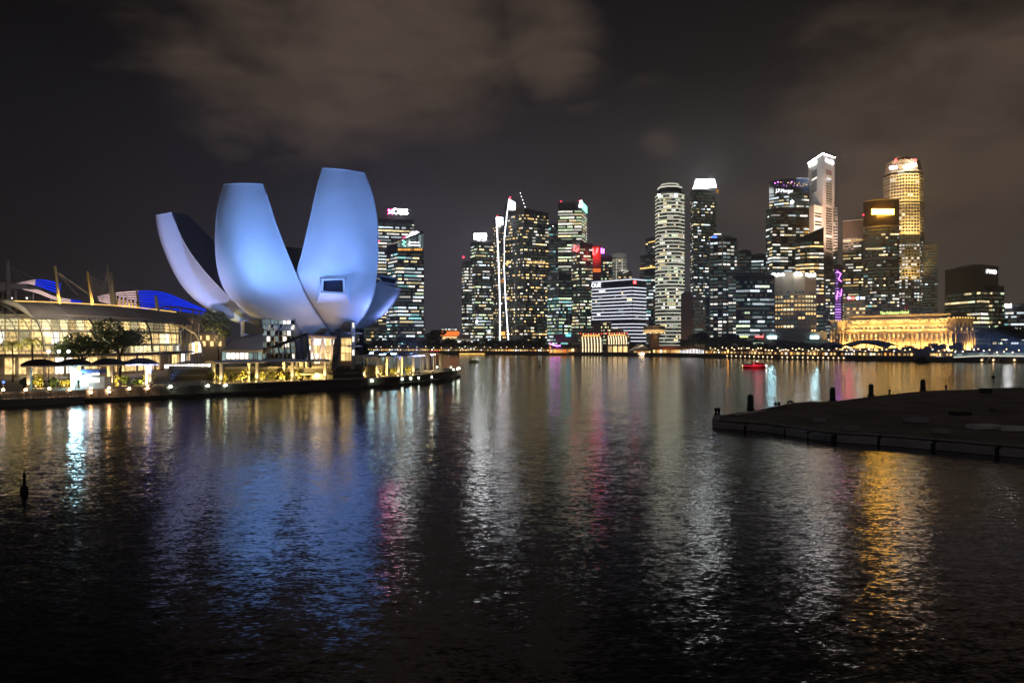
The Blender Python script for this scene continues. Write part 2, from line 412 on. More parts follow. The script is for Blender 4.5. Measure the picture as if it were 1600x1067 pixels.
# ================================================================== THE SETTING
def struct(o): o['kind'] = 'structure'; return o
b = MB(); b.face([(-9000, -400, 0), (9000, -400, 0), (9000, 12000, 0), (-9000, 12000, 0)])
struct(b.build('water', 'water'))
shore = [(-700, 900), (100, 800), (560, 770), (720, 742), (860, 714), (1050, 640), (1200, 548), (1300, 515), (1450, 482), (1600, 465), (1900, 440)]
shore2 = [RAY(px, Y) for px, Y in shore]
LANDZ = 2.6
far = [Vector((9000, 420)), Vector((9000, 11000)), Vector((-9000, 11000)), Vector((-9000, 950))]
b = MB(); b.prism(shore2 + far, -4, LANDZ); struct(b.build('ground', 'land'))
b = MB()
for p, q in zip(shore2[:-1], shore2[1:]):      # quay edge: coping and walking strip
    d = (q - p).normalized(); n = Vector((d.y, -d.x))
    b.ebox(p, q, n, -1.5, LANDZ + .35, -3.0, .4)
struct(b.build('quay', 'quay'))
def shore_at(px, back=0.0):
    for (a, ya), (c, yc) in zip(shore[:-1], shore[1:]):
        if a <= px <= c:
            A, C = RAY(a, ya), RAY(c, yc); lo, hi = 0.0, 1.0
            for _ in range(40):
                m = (lo + hi) / 2; q = A.lerp(C, m)
                if q.x / q.y * F + 800 < px: lo = m
                else: hi = m
            q = A.lerp(C, lo); return RAY(px, q.y + back)

# ---------------- near promenade on the left
PZ = 2.2
front_px = [(-130, 640), (0, 632), (120, 628), (250, 622), (400, 614.5), (500, 609), (600, 604), (650, 599.5), (690, 594)]
front = [GP(*p).to_2d() for p in front_px] + [Vector((-20.6, 262)), Vector((-19.6, 270)), Vector((-20.4, 278)), Vector((-23.5, 285)), Vector((-30, 291)), Vector((-45, 297)), Vector((-75, 306)), Vector((-100, 340)), Vector((-110, 420)), Vector((-160, 520))]
back = [Vector((-700, 520)), Vector((-700, 120)), Vector((-150, 120))]
b = MB(); b.prism([p for p in front] + back, -4, PZ)
struct(b.build('promenade', 'deck'))
# sea wall: stepped kerb, fender ledge and a row of facing panels
b = MB()
def inset_pts(pts, d):
    out = []
    for i, p in enumerate(pts):
        a = pts[max(0, i - 1)]; c = pts[min(len(pts) - 1, i + 1)]; t = (c - a).normalized(); out.append(p + Vector((t.y, -t.x)) * d)
    return out
wall_line = front[:14]
o1 = inset_pts(wall_line, .35); i1 = inset_pts(wall_line, -.5)
for k in range(len(wall_line) - 1):
    q = [o1[k], o1[k + 1], i1[k + 1], i1[k]]
    b.hexa([V3(p, PZ - .35) for p in q] + [V3(p, PZ + .28) for p in q])
o2 = inset_pts(wall_line, 1.5); i2 = inset_pts(wall_line, -.2)
for k in range(len(wall_line) - 1):
    q = [o2[k], o2[k + 1], i2[k + 1], i2[k]]
    b.hexa([V3(p, -2) for p in q] + [V3(p, .75) for p in q])
struct(b.build('sea_wall', 'quay'))
def front_at(px, back=0.0, z=PZ):
    """point on the promenade, 'back' metres behind its water edge along the view ray"""
    for p, q in zip(front[:13], front[1:14]):
        a, c = p.x / p.y * F + 800, q.x / q.y * F + 800
        if a <= px <= c:
            t = (px - a) / (c - a)
            lo, hi = 0., 1.
            for _ in range(30):
                m = (lo + hi) / 2; r = p.lerp(q, m)
                if r.x / r.y * F + 800 < px: lo = m
                else: hi = m
            r = p.lerp(q, lo); r = RAY(px, r.y + back); return Vector((r.x, r.y, z))
    r = RAY(px, 262 + back); return Vector((r.x, r.y, z))
# facing panels on the wall, built one by one
for k in range(len(wall_line) - 1):
    p, q = wall_line[k], wall_line[k + 1]; d = q - p; n = max(1, int(d.length / 3.4)); ang = math.atan2(d.y, d.x)
    if k == 0: continue
    for i in range(n):
        c = p.lerp(q, (i + .5) / n); nn = Vector((d.y, -d.x)).normalized()
        piece('facing_panel', 'box', 'quay', V3(c + nn * .12, 1.28), (d.length / n - .14, .3, 1.0), ang, bpy.data.objects['sea_wall'])

# raised museum terrace (behind the shade pavilions)
TZ = 5.4
ter = [P(268, 577, 204), P(330, 577, 203.5), P(420, 577, 206), P(520, 577, 211), P(565, 577, 219), P(600, 575, 232), P(585, 575, 262), P(420, 575, 285), P(290, 575, 285), P(262, 575, 230)]
b = MB(); b.prism([p.to_2d() for p in ter], PZ - .5, TZ); struct(b.build('terrace', 'quay'))
b = MB()
for k in range(4):
    p, q = ter[k].to_2d(), ter[k + 1].to_2d(); d = (q - p).normalized(); n = Vector((d.y, -d.x))
    b.ebox(p, q, n, TZ - .25, TZ + .4, -.4, .25); b.ebox(p, q, n, PZ + 1.2, PZ + 1.6, -.2, 1.0)
struct(b.build('terrace_kerb', 'concrete'))

# ================================================================== LOTUS MUSEUM
def catmull(pts, n):
    """pts: list of tuples of floats -> n interpolated tuples"""
    m = len(pts); out = []
    for i in range(n):
        t = i / (n - 1) * (m - 1); k = min(int(t), m - 2); u = t - k
        p0, p1, p2, p3 = pts[max(0, k - 1)], pts[k], pts[k + 1], pts[min(m - 1, k + 2)]
        out.append(tuple(.5 * ((2 * b_) + (c - a) * u + (2 * a - 5 * b_ + 4 * c - d) * u * u + (-a + 3 * b_ - 3 * c + d) * u ** 3) for a, b_, c, d in zip(p0, p1, p2, p3)))
    return out
MC = P(470, 575, 232); MC.z = TZ
museum = thing('lotus_museum', 'white lotus-shaped museum with upswept petals lit blue, on the promenade', 'museum', MC)
def petal(rows, bulge, backoff, name='petal', nr=44, nc=18, label=None, mat='petal_white'):
    """rows: (lx,ly,rx,ry,Y,bulge_m,thickness_m) from base to tip"""
    rs = catmull(rows, nr); fr, bk = [], []
    bd = Vector(bulge).normalized(); bo = Vector(backoff).normalized()
    for lx, ly, rx, ry, Y, bg, th in rs:
        a, c = P(lx, ly, Y), P(rx, ry, Y); f, k = [], []
        for j in range(nc):
            t = j / (nc - 1); p = a.lerp(c, t); e = 4 * t * (1 - t)
            f.append(p + bd * bg * e); k.append(p + bo * th + bd * bg * .55 * e)
        fr.append(f); bk.append(k)
    m = MB(); m.grid(fr, 0, True); ob = m.build(name, mat, museum)
    if label: ob['label'] = label
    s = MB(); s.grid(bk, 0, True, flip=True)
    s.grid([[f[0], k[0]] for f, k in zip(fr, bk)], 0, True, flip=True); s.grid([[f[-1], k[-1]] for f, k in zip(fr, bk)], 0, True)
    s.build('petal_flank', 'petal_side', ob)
    t = MB(); t.grid([fr[-1], bk[-1]], 0, False)
    t.build('skylight', 'glass_sky', ob)
    r = MB()      # rim trim round the outer face, 0.25 m proud of the flank
    for side in (0, -1):
        r.tube([f[side] for f in fr[::2]] , .16, 5)
    r.tube(fr[-1], .16, 5)
    r.build('rim', 'steel_white', ob)
    return ob, fr
# B: broad middle petal
petal([(480, 526, 517, 525, 224, .5, 4), (446, 519, 512, 517, 221, 1.5, 6), (405, 503, 503, 502, 217, 3, 8), (376, 480, 489, 482, 213, 4, 9), (356, 459, 477, 460, 210.5, 4.6, 9), (345.5, 440, 468, 441, 209, 5, 9),
       (338.5, 411, 455, 411, 207.5, 5, 9), (336.5, 380, 442.5, 380, 206.8, 4.8, 8), (337, 350, 431, 350, 206.8, 4.4, 7), (341, 319, 421, 318, 207.5, 3.9, 6), (349, 289, 411, 288, 209, 3.4, 5)],
      (-.12, -1, -.12), (-.26, 1, 0))
# C: tall right petal
_, frC = petal([(512, 525, 532, 525, 226, .4, 4), (507, 515, 548, 514, 222.5, 1.6, 6), (498, 500, 563, 501, 219, 3, 8), (485, 479, 576, 480, 214.5, 4.4, 9), (474, 457, 584, 458, 211.5, 5.2, 9), (463, 430, 588, 430, 209.5, 5.6, 9),
       (470, 404, 590, 404, 208.6, 5.5, 9), (477, 375, 590.5, 376, 208.4, 5.3, 8.5), (485, 340, 589, 342, 209, 5, 8), (494, 300, 582, 305, 210.5, 4.4, 7), (503, 263, 570, 271, 213, 3.6, 6)],
      (.08, -1, -.12), (-.30, 1, 0))
# A: long left petal seen edge-on
petal([(450, 528, 470, 522, 226, .3, 4), (412, 519, 440, 513, 224.5, 1, 6), (380, 507, 413, 502, 223, 1.6, 8), (335, 488.5, 376, 478, 221, 2.3, 10), (303, 466, 347, 453, 220, 2.6, 12.5), (281, 441, 319, 423, 219.5, 2.6, 13),
       (263, 406, 295, 391, 219.5, 2.4, 11.5), (250, 371, 279, 361, 220, 2, 9), (243, 336, 268, 332, 221, 1.5, 5)],
      (-.35, -.9, -.35), (.62, .78, -.02))
# D: short right petal with open skylight
petal([(520, 520, 535, 527, 231, .3, 4), (533, 507, 556, 519, 230, .9, 6), (550, 488, 583, 504, 229.5, 1.5, 7), (568, 468, 604, 487, 229.5, 2, 7), (581, 452, 619, 467, 230, 2, 7), (591, 440, 626, 452, 230.5, 1.6, 6)],
      (.30, -.9, -.25), (-.30, .95, .25))
sk = MB(); q = [P(590, 431, 232), P(621, 436, 232.5), P(617, 445.5, 230), P(596.5, 441.5, 230)]
sk.hexa([v + Vector((0, .4, -.5)) for v in (q[3], q[2], q[1], q[0])] + [q[3], q[2], q[1], q[0]])
so = sk.build('skylight', 'glass_sky', museum)
fr_ = MB()
for i in range(4): fr_.tube([q[i] + Vector((0, -.1, .1)), q[(i + 1) % 4] + Vector((0, -.1, .1))], .28, 6)
fr_.build('frame', 'petal_white', so)
# petals of the far side, their shade in the gaps put into a dark colour
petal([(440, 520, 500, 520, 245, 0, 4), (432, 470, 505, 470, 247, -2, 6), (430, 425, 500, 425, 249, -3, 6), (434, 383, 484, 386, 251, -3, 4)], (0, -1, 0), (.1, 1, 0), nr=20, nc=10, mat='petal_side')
# projecting window on the tall petal
wb = MB()
def rect(px0, px1, pt0, pt1, pb0, pb1, Ya, Yb): return [P(px0, pb0, Yb), P(px1, pb1, Yb), P(px1, pt1, Ya), P(px0, pt0, Ya)]
of = rect(501, 540, 436, 435, 457, 459, 203.0, 202.6); ba = rect(494, 547, 430, 430, 474, 476, 208.0, 209.5)
for i in range(4): j = (i + 1) % 4; wb.face([of[i], ba[i], ba[j], of[j]])
inn = [of[0].lerp(of[2], .10), of[1].lerp(of[3], .10), of[2].lerp(of[0], .12), of[3].lerp(of[1], .12)]
for i in range(4): j = (i + 1) % 4; wb.face([of[i], of[j], inn[j], inn[i]])
wn = wb.build('projecting_window', 'petal_white', museum)
rec = [p + Vector((0, .7, 0)) for p in inn]
g = MB(); g.face(rec)
for i in range(4): j = (i + 1) % 4; g.face([inn[i], inn[j], rec[j], rec[i]])
g.build('pane', 'glass_sky', wn)
ft = MB()
for i in range(4): ft.tube([of[i], of[(i + 1) % 4]], .17, 6)
ft.build('frame', 'steel_white', wn)
# base: glazed steel lattice drum
def bar(mb, a, c, r=.14, k=5): mb.tube([a, c], r, k, smooth=False)
at = MB(); Ya = 213
at.box(P(412, 0, Ya).x, P(461, 0, Ya).x, Ya + .6, Ya + 9, TZ, ZP(498, Ya))
atr = at.build('lattice_atrium', 'steel_grey', museum)
for i in range(9):
    px = 410 + i * 6.3; m = MB(); bar(m, P(px + (i - 4) * .3, 570, Ya), P(px, 498, Ya), .13); m.build('mullion', 'steel_white' if i % 2 else 'steel_grey', atr)
for py in (498, 507, 516, 525, 534, 543, 552, 561):
    m = MB(); bar(m, P(409, py, Ya - .1), P(462, py, Ya - .1), .12); m.build('rail', 'steel_grey', atr)
for i in range(6):
    a = 418 + i * 7; m = MB(); bar(m, P(a, 516, Ya - .2), P(a + 3.5, 507, Ya - .2), .1); bar(m, P(a + 3.5, 507, Ya - .2), P(a + 7, 516, Ya - .2), .1); m.build('brace', 'steel_white', atr)
random.seed(3)
for r_ in range(7):
    for c_ in range(8):
        mt = random.choices(['shop_white', 'win_white', 'win_dim', 'glass_dark'], [.05, .14, .45, .36])[0]
        if (r_, c_) in ((0, 5), (2, 6), (3, 5)): mt = 'shop_white'
        a = P(413.5 + c_ * 6.3, 502.5 + r_ * 9, Ya + .42); piece('pane', 'pane', mt, a, (.85, 1, 1.25), 0, atr)
# left wing: low grey roof with an upturned fin, glazed wall beneath
rw = MB()
A = [P(343, 547, 207), P(411, 547.5, 206), P(411, 520, 214), P(398, 521, 215), P(384, 528, 215), P(377, 524, 217)]
for tri in ((0, 1, 2), (0, 2, 3), (0, 3, 4), (0, 4, 5)): rw.face([A[i] for i in tri])
lo = [p - Vector((0, 0, .5)) for p in A]
for tri in ((2, 1, 0), (3, 2, 0), (4, 3, 0), (5, 4, 0)): rw.face([lo[i] for i in tri])
for i in range(6): j = (i + 1) % 6; rw.face([lo[i], lo[j], A[j], A[i]])
wr_ = rw.build('wing_roof', 'roof_grey', museum)
fn = MB(); f0 = [P(382, 521, 213), P(411, 521, 211), P(411, 513, 211), P(382, 502, 213)]
fn.hexa([f0[0], f0[1], f0[1] + Vector((0, 1, 0)), f0[0] + Vector((0, 1, 0)), f0[3], f0[2], f0[2] + Vector((0, 1, 0)), f0[3] + Vector((0, 1, 0))])
fn.build('fin', 'petal_side', wr_)
fn = MB(); f0 = [P(376, 526, 214), P(384, 524, 214), P(384, 500, 214), P(376, 503, 214)]
fn.hexa([f0[0], f0[1], f0[1] + Vector((0, 2, 0)), f0[0] + Vector((0, 2, 0)), f0[3], f0[2], f0[2] + Vector((0, 2, 0)), f0[3] + Vector((0, 2, 0))])
fn.build('strut', 'petal_white', wr_)
for i in range(9):
    mt = 'shop_white' if 1 <= i <= 5 else 'win_dim'
    piece('pane', 'pane', mt, P(350 + i * 7, 556, 209), (1.05, 1, 3.0 if i in (0, 8) else 1.6), 0, wr_)
    m = MB(); bar(m, P(346.5 + i * 7, 548, 208.8), P(346.5 + i * 7, 568, 208.8), .09); m.build('mullion', 'steel_black', wr_)
ww = MB(); ww.hexa([P(346, 572, 209.4), P(411, 572, 209.4), P(411, 572, 214), P(346, 572, 214), P(346, 548, 209.4), P(411, 548, 209.4), P(411, 546, 214), P(346, 546, 214)])
ww.build('wing_wall', 'steel_grey', museum)
# black raked entrance screen with slanting posts
es = MB(); bar(es, P(410, 549, 208), P(481, 521.5, 205), .42, 6); eo = es.build('screen_beam', 'steel_black', museum)
for i in range(8):
    t = i / 7; top = P(410, 549, 208).lerp(P(481, 521.5, 205), .1 + .88 * t); m = MB(); bot = top.copy(); bot.z = TZ; bot.x += .9
    bar(m, top, bot, .22 if i < 7 else .4); m.build('post', 'steel_black', eo)
es = MB(); es.hexa([P(462, 572, 208), P(480, 572, 206.5), P(480, 572, 209), P(462, 572, 210), P(462, 533, 208), P(480, 525, 206.5), P(480, 525, 209), P(462, 533, 210)]); es.build('screen_panel', 'steel_grey', museum)
# lit entrance lobby with V columns
lb = MB(); lb.hexa([P(480, 574, 214), P(524, 574, 214), P(524, 574, 226), P(480, 574, 226), P(480, 522, 214), P(524, 526, 214), P(524, 526, 226), P(480, 522, 226)])
lob = lb.build('lobby', 'stone_warm', museum)
for i in range(6):
    for j in range(3):
        piece('pane', 'pane', random.choice(['shop_warm', 'shop_warm', 'shop_white']), P(484.5 + i * 7, 534.5 + j * 11.5, 213.8), (1.15, 1, 1.9), 0, lob)
for a, c in ((482, 490), (493, 487), (497, 505), (512, 504), (515, 520), (523, 518)):
    m = MB(); bar(m, P(a, 570, 211.5), P(c, 527, 212.5), .33, 7); m.build('column', 'steel_white', lob)
m = MB(); bar(m, P(478, 524, 211), P(526, 527, 211), .4, 6); m.build('lintel', 'concrete_brown', lob)
# black raking leg and white service mast
m = MB(); c0 = [P(517, 578, 208), P(526, 578, 208), P(526, 578, 211), P(517, 578, 211)]; c1 = [P(524, 514, 212), P(533, 514, 212), P(533, 514, 215), P(524, 514, 215)]
m.hexa(c0 + c1); m.build('raking_leg', 'steel_black', museum)
m = MB(); c0 = [P(560, 560, 222), P(567, 560, 222), P(567, 560, 225), P(560, 560, 225)]; c1 = [P(562, 514, 226), P(569, 514, 226), P(569, 514, 229), P(562, 514, 229)]
m.hexa(c0 + c1); m.build('raking_leg', 'steel_black', museum)
m = MB(); m.tube([P(552, 576, 214), P(552, 504, 214)], .55, 8); mast = m.build('service_mast', 'steel_white', museum)
for py in (521, 541): m = MB(); bar(m, P(543, py, 213.6), P(566, py, 213.6), .22); m.build('arm', 'steel_white', mast)
for py in (508, 530, 551): piece('lamp', 'pane', 'win_white', P(552, py, 213.2), (.55, 1, 1.4), 0, mast)
m = MB(); m.lathe(P(546, 518, 218), [(1.5, 0), (1.9, 2.4), (1.9, 2.7)], 12); m.build('duct_cowl', 'concrete', mast)
m = MB(); m.hexa([P(531, 572, 218), P(553, 572, 218), P(553, 572, 224), P(531, 572, 224), P(533, 527, 218), P(551, 527, 218), P(551, 527, 224), P(533, 527, 224)]); sb = m.build('back_lobby', 'stone_warm', museum)
for i in range(3):
    for j in range(3): piece('pane', 'pane', 'shop_warm', P(536 + i * 6.3, 534 + j * 12, 217.8), (.95, 1, 1.9), 0, sb)
# floodlights washing the petals
def flood(px, Y, z, tgt, energy, col, spot, label):
    base = RAY(px, Y); o = thing('floodlight', label, 'floodlight', V3(base, z), 'floodlights washing the museum petals')
    m = MB(); m.box(base.x - .25, base.x + .25, base.y - .25, base.y + .25, z, z + .15); m.tube([(base.x, base.y, z + .15), (base.x, base.y, z + .55)], .07, 6); m.build('bracket', 'steel_black', o)
    h = MB(); h.lathe((base.x, base.y, z + .55), [(.2, 0), (.42, .25), (.42, .5)], 10); h.build('housing', 'steel_black', o)
    light('beam', 'SPOT', (base.x, base.y, z + 1.2), energy, col, tgt, .4, spot, .9, o)
LB = 'small black floodlight on the promenade edge aimed up at the white petals'
flood(236, 168, PZ, P(385, 335, 206), 60000, (.18, .42, 1.0), 50, LB)
flood(262, 171, PZ, P(520, 320, 208), 165000, (.18, .385, 1.0), 48, LB)
flood(655, 232, PZ, P(565, 380, 206), 85000, (.19, .31, 1.0), 70, LB)
flood(470, 193, PZ, P(525, 360, 206), 24000, (.26, .36, 1.0), 44, LB)
flood(205, 166, PZ, P(290, 420, 220), 140000, (.44, .48, 1.0), 46, LB)
flood(676, 241, PZ, P(595, 470, 230), 50000, (.34, .42, 1.0), 60, LB)
light('lobby_glow', 'AREA', P(500, 560, 209), 900, (1, .62, .30), P(490, 500, 214), 6, parent=lob)
# ================================================================== PLANTS
def leaf_cloud(mb, c, rad, n, size, rng, flat=.0):
    c = Vector(c)
    for _ in range(n):
        while True:
            d = Vector((rng.uniform(-1, 1), rng.uniform(-1, 1), rng.uniform(-1, 1)))
            if .2 < d.length < 1: break
        d = d.normalized() * (d.length ** .5)
        p = c + Vector((d.x * rad[0], d.y * rad[1], d.z * rad[2])); s = size * rng.uniform(.6, 1.4)
        u = Vector((rng.gauss(0, 1), rng.gauss(0, 1), rng.gauss(0, .6))).normalized(); w = u.cross(Vector((rng.gauss(0, 1), rng.gauss(0, 1), rng.gauss(0, 1)))).normalized()
        mb.face([p - u * s, p + w * s * .5, p + u * s, p - w * s * .5])
def tree(base, h, spread, lobes, label, group=None, leaf='leaf', seed=1, n=220, size=.35, name='tree', trunk=.3, cat='tree'):
    rng = random.Random(seed); base = Vector(base); o = thing(name, label, cat, base, group)
    t = MB(); fork = base + Vector((0, 0, h * .38)); t.tube([base, base + Vector((.1 * h * .2, 0, h * .2)), fork], [trunk, trunk * .8, trunk * .65], 7)
    c = MB()
    for i in range(lobes):
        a = 2 * math.pi * (i + rng.random() * .6) / lobes; rr = spread * rng.uniform(.25, .78)
        p = base + Vector((math.cos(a) * rr, math.sin(a) * rr, h * rng.uniform(.60, .88)))
        mid = fork.lerp(p, .5) + Vector((0, 0, h * .04)); t.tube([fork, mid, p], [trunk * .5, trunk * .3, trunk * .1], 5)
        leaf_cloud(c, p, (spread * rng.uniform(.32, .5), spread * rng.uniform(.32, .5), h * rng.uniform(.10, .17)), n, size, rng)
    t.build('trunk', 'bark', o); c.build('crown', leaf, o)
    return o
def copy_tree(o, parent=None):
    c = o.copy(); COL.objects.link(c); c.parent = parent
    for ch in o.children:
        copy_tree(ch, c)
    return c
def palm(base, h, label, seed, group='palms by the lit mall'):
    rng = random.Random(seed); base = Vector(base); o = thing('palm_tree', label, 'palm', base, group)
    t = MB(); top = base + Vector((rng.uniform(-.4, .4), 0, h)); t.tube([base, base.lerp(top, .5) + Vector((.15, 0, 0)), top], [.28, .2, .17], 7); t.build('trunk', 'bark', o)
    c = MB()
    for i in range(17):
        a = 2 * math.pi * i / 17 + rng.uniform(-.2, .2); L_ = rng.uniform(2.3, 3.3); up = rng.uniform(.2, 1.3); pts = []
        for k in range(6):
            s = k / 5; pts.append(top + Vector((math.cos(a) * L_ * s, math.sin(a) * L_ * s, up * math.sin(s * 2.2) - 2.1 * s * s)))
        for k in range(5):
            d = (pts[k + 1] - pts[k]); side = Vector((-math.sin(a), math.cos(a), 0))
            for sgn in (-1, 1):
                for q in (0, .33, .66):
                    p = pts[k] + d * q; ln = .75 * (1 - .5 * abs(k / 5 - .4)); e = p + side * sgn * ln + d * .5 + Vector((0, 0, -.45))
                    c.face([p, p + d * .22, e])
    c.build('crown', 'leaf_yellow', o)
    return o
def bush(c, rad, n, label, leaf, seed, group, size=.28):
    rng = random.Random(seed); c = Vector(c); o = thing('shrub', label, 'shrub', (c.x, c.y, c.z - rad[2]), group)
    m = MB()
    for i in range(4):
        leaf_cloud(m, c + Vector((rng.uniform(-.45, .45) * rad[0], rng.uniform(-.3, .3) * rad[1], rng.uniform(-.3, .3) * rad[2])), (rad[0] * .65, rad[1] * .7, rad[2] * rng.uniform(.55, .95)), n // 4, size, rng)
    m.build('foliage', leaf, o)
    s = MB()
    for i in range(3): s.tube([(c.x + (i - 1) * rad[0] * .4, c.y, c.z - rad[2]), (c.x + (i - 1) * rad[0] * .5, c.y, c.z)], .06, 5)
    s.build('stem', 'bark', o)
    return o

# ================================================================== SHOPPING MALL WITH VAULTED GLASS
st_e = catmull([(-60, 496, 222), (60, 497, 227), (151, 499, 240), (244, 503, 271), (300, 507, 312)], 27)
st_r = catmull([(-110, 471, 226), (8.5, 472, 230), (95, 474.5, 245), (195, 480, 280), (275, 489, 320)], 27)
st_b = catmull([(-44, 548, 219), (78, 549, 224), (166, 549, 236), (255, 549, 265), (297, 549, 304)], 27)
mall = thing('shopping_mall', 'long lit mall with vaulted glass front and grey roof, beside the lotus museum', 'mall', V3(RAY(120, 250), PZ))
def vault(i):          # section from bottom of glass to eave, quarter ellipse
    e, bt = P(*st_e[i]), P(*st_b[i]); out = []
    for k in range(8):
        a = k / 7 * math.pi / 2 * .93; s = math.sin(a) / math.sin(math.pi / 2 * .93); cc = (1 - math.cos(a)) / (1 - math.cos(math.pi / 2 * .93))
        p = bt.lerp(e, 0); p = Vector((bt.x + (e.x - bt.x) * cc, bt.y + (e.y - bt.y) * cc, bt.z + (e.z - bt.z) * s)); out.append(p)
    return out
VS = [vault(i) for i in range(27)]
gv = MB(); c0, c1 = VS[0], VS[26]
# the glass bays: ribs, rails and panes are pieces of the glazed vault
mid = MB(); mid.tube([VS[i][7] for i in range(27)], .22, 6); gl = mid.build('glass_vault', 'steel_grey', mall)
for i in range(27):
    m = MB(); m.tube(VS[i], .13 if i % 6 else .34, 5, smooth=False); m.build('rib', 'steel_grey' if i % 6 else 'steel_black', gl)
for k in range(0, 7):
    m = MB(); m.tube([VS[i][k] for i in range(27)], .09, 4, smooth=False); m.build('rail', 'steel_grey', gl)
for i in range(26):
    for k in range(7):
        q = [VS[i][k], VS[i + 1][k], VS[i + 1][k + 1], VS[i][k + 1]]; m = MB(); m.face(q); m.build('pane', 'pane_clear', gl)
# interior: lit back wall bays on three levels, galleries
inn = MB()
off = Vector((-7, 5, 0)); rng = random.Random(5)
for lv in range(4):
    z = 3.0 + lv * 4.3
    for i in range(26):
        a, c = VS[i][0] + off, VS[i + 1][0] + off; a.z = c.z = z
    m = MB()
    for i in range(26):
        a, c = VS[i][0], VS[i + 1][0]; d = Vector((-1, .6, 0)).normalized()
        m.hexa([V3(a + d * 2.6, z - .5), V3(c + d * 2.6, z - .5), V3(c + d * 8, z - .5), V3(a + d * 8, z - .5), V3(a + d * 2.6, z), V3(c + d * 2.6, z), V3(c + d * 8, z), V3(a + d * 8, z)])
    m.build('gallery_floor', 'concrete_pale', mall)
for i in range(26):
    for lv in range(4):
        d = Vector((-1, .6, 0)).normalized(); a, c = VS[i][0] + d * 7.2, VS[i + 1][0] + d * 7.2; z = 3.2 + lv * 4.3
        mt = rng.choices(['shop_warm', 'shop_white', 'win_yellow', 'stone_warm'], [.5, .06, .42, .02])[0]
        m = MB(); zt = 3.6 if lv < 3 else 3.2
        m.face([V3(a.lerp(c, .06), z), V3(a.lerp(c, .94), z), V3(a.lerp(c, .94), z + zt), V3(a.lerp(c, .06), z + zt)]); m.build('lit_shopfront', mt, mall)
iw = MB()
for i in range(26):
    d = Vector((-1, .6, 0)).normalized(); a, c = VS[i][0] + d * 7.6, VS[i + 1][0] + d * 7.6; iw.face([V3(a, 2), V3(c, 2), V3(c, 20.5), V3(a, 20.5)])
iw.build('back_wall', 'stone_warm', mall)
for k, (i) in enumerate((2, 7, 12, 17, 22)):
    d = Vector((-1, .6, 0)).normalized(); p = VS[i][0] + d * 4.5
    light('gallery_lamp', 'POINT', (p.x, p.y, 15.5), 6500, (1, .72, .34), size=1.0, parent=mall)
# roof: metal panels between seams, gold-lit ridge, pale verge
RP = [[P(*st_e[i]).lerp(P(*st_r[i]), t / 4) + Vector((0, 0, 1.3 * math.sin(math.pi * t / 4))) for t in range(5)] for i in range(27)]
for i in range(6, 26, 2):
    m = MB(); g0 = [[p for p in RP[j]] for j in (i, i + 1, min(26, i + 2))]
    m.grid(g0, 0, True); m.grid([[p - Vector((0, 0, .3)) for p in r] for r in g0], 0, True, flip=True); m.build('roof_panel', 'roof_grey', mall, kind='stuff')
    if i in (10, 14, 18, 22):
        for t in range(14):
            a = RP[i][0].lerp(RP[i][4], (t + .3) / 14) + Vector((0, 0, .35 + 1.2 * math.sin(math.pi * (t + .3) / 14))); piece('seam_stud', 'box', 'paint_white', a, (.22, .3, .16), .5, mall)
for i in range(0, 6):
    for t in range(4):
        m = MB(); m.face([RP[i][t], RP[i + 1][t], RP[i + 1][t + 1], RP[i][t + 1]]); m.build('pane', 'pane_clear', gl)
    m = MB(); m.tube(RP[i], .13, 5, smooth=False); m.build('rib', 'steel_grey', gl)
m = MB(); m.tube([p + Vector((0, 0, .1)) for p in VS[6]] + [p + Vector((0, 0, .25)) for p in RP[6]][1:], [.3] * 8 + [.75, .95, .9, .6], 7); m.build('verge', 'concrete_pale', mall)
m = MB(); m.tube([RP[i][4] + Vector((0, 0, .35)) for i in range(0, 27)], .16, 5); m.build('ridge_light', 'led_gold', mall)
m = MB(); m.tube([p + Vector((.6, 0, .1)) for p in VS[26]], .5, 7); m.build('end_arch', 'stone_warm', mall)
ea = MB(); A_ = [P(268, 506, 296), P(290, 512, 294), P(306, 522, 292), P(315, 537, 291), P(318, 556, 290)]; ea.tube(A_, .5, 7); ea.build('end_arch', 'stone_warm', mall)
for k in range(4):
    piece('lit_shopfront', 'pane', 'shop_white' if k % 2 else 'shop_warm', P(297 + k * 5, 545 - k, 297), (1.1, 1, 4.2), -.2, mall)
# rear part of the roof towards the museum
m = MB(); A_ = [P(255, 496, 318), P(330, 498, 330), P(352, 512, 330), P(352, 520, 326), P(300, 516, 316)]
m.face(A_); m.face([p - Vector((0, 0, 1)) for p in reversed(A_)])
for i in range(5): m.face([A_[i] - Vector((0, 0, 1)), A_[(i + 1) % 5] - Vector((0, 0, 1)), A_[(i + 1) % 5], A_[i]])
m.build('rear_roof', 'stone_warm', mall)
m = MB(); m.prism([RAY(258, 322), RAY(352, 331), RAY(352, 350), RAY(258, 350)], PZ, ZP(515, 325)); m.build('rear_wall', 'stone_warm', mall)
for k in range(8): piece('lit_shopfront', 'pane', 'shop_warm', P(300 + k * 6.2, 528 + (k % 2) * 9, 326 + k * .4), (1.3, 1, 2.0), .1, mall)
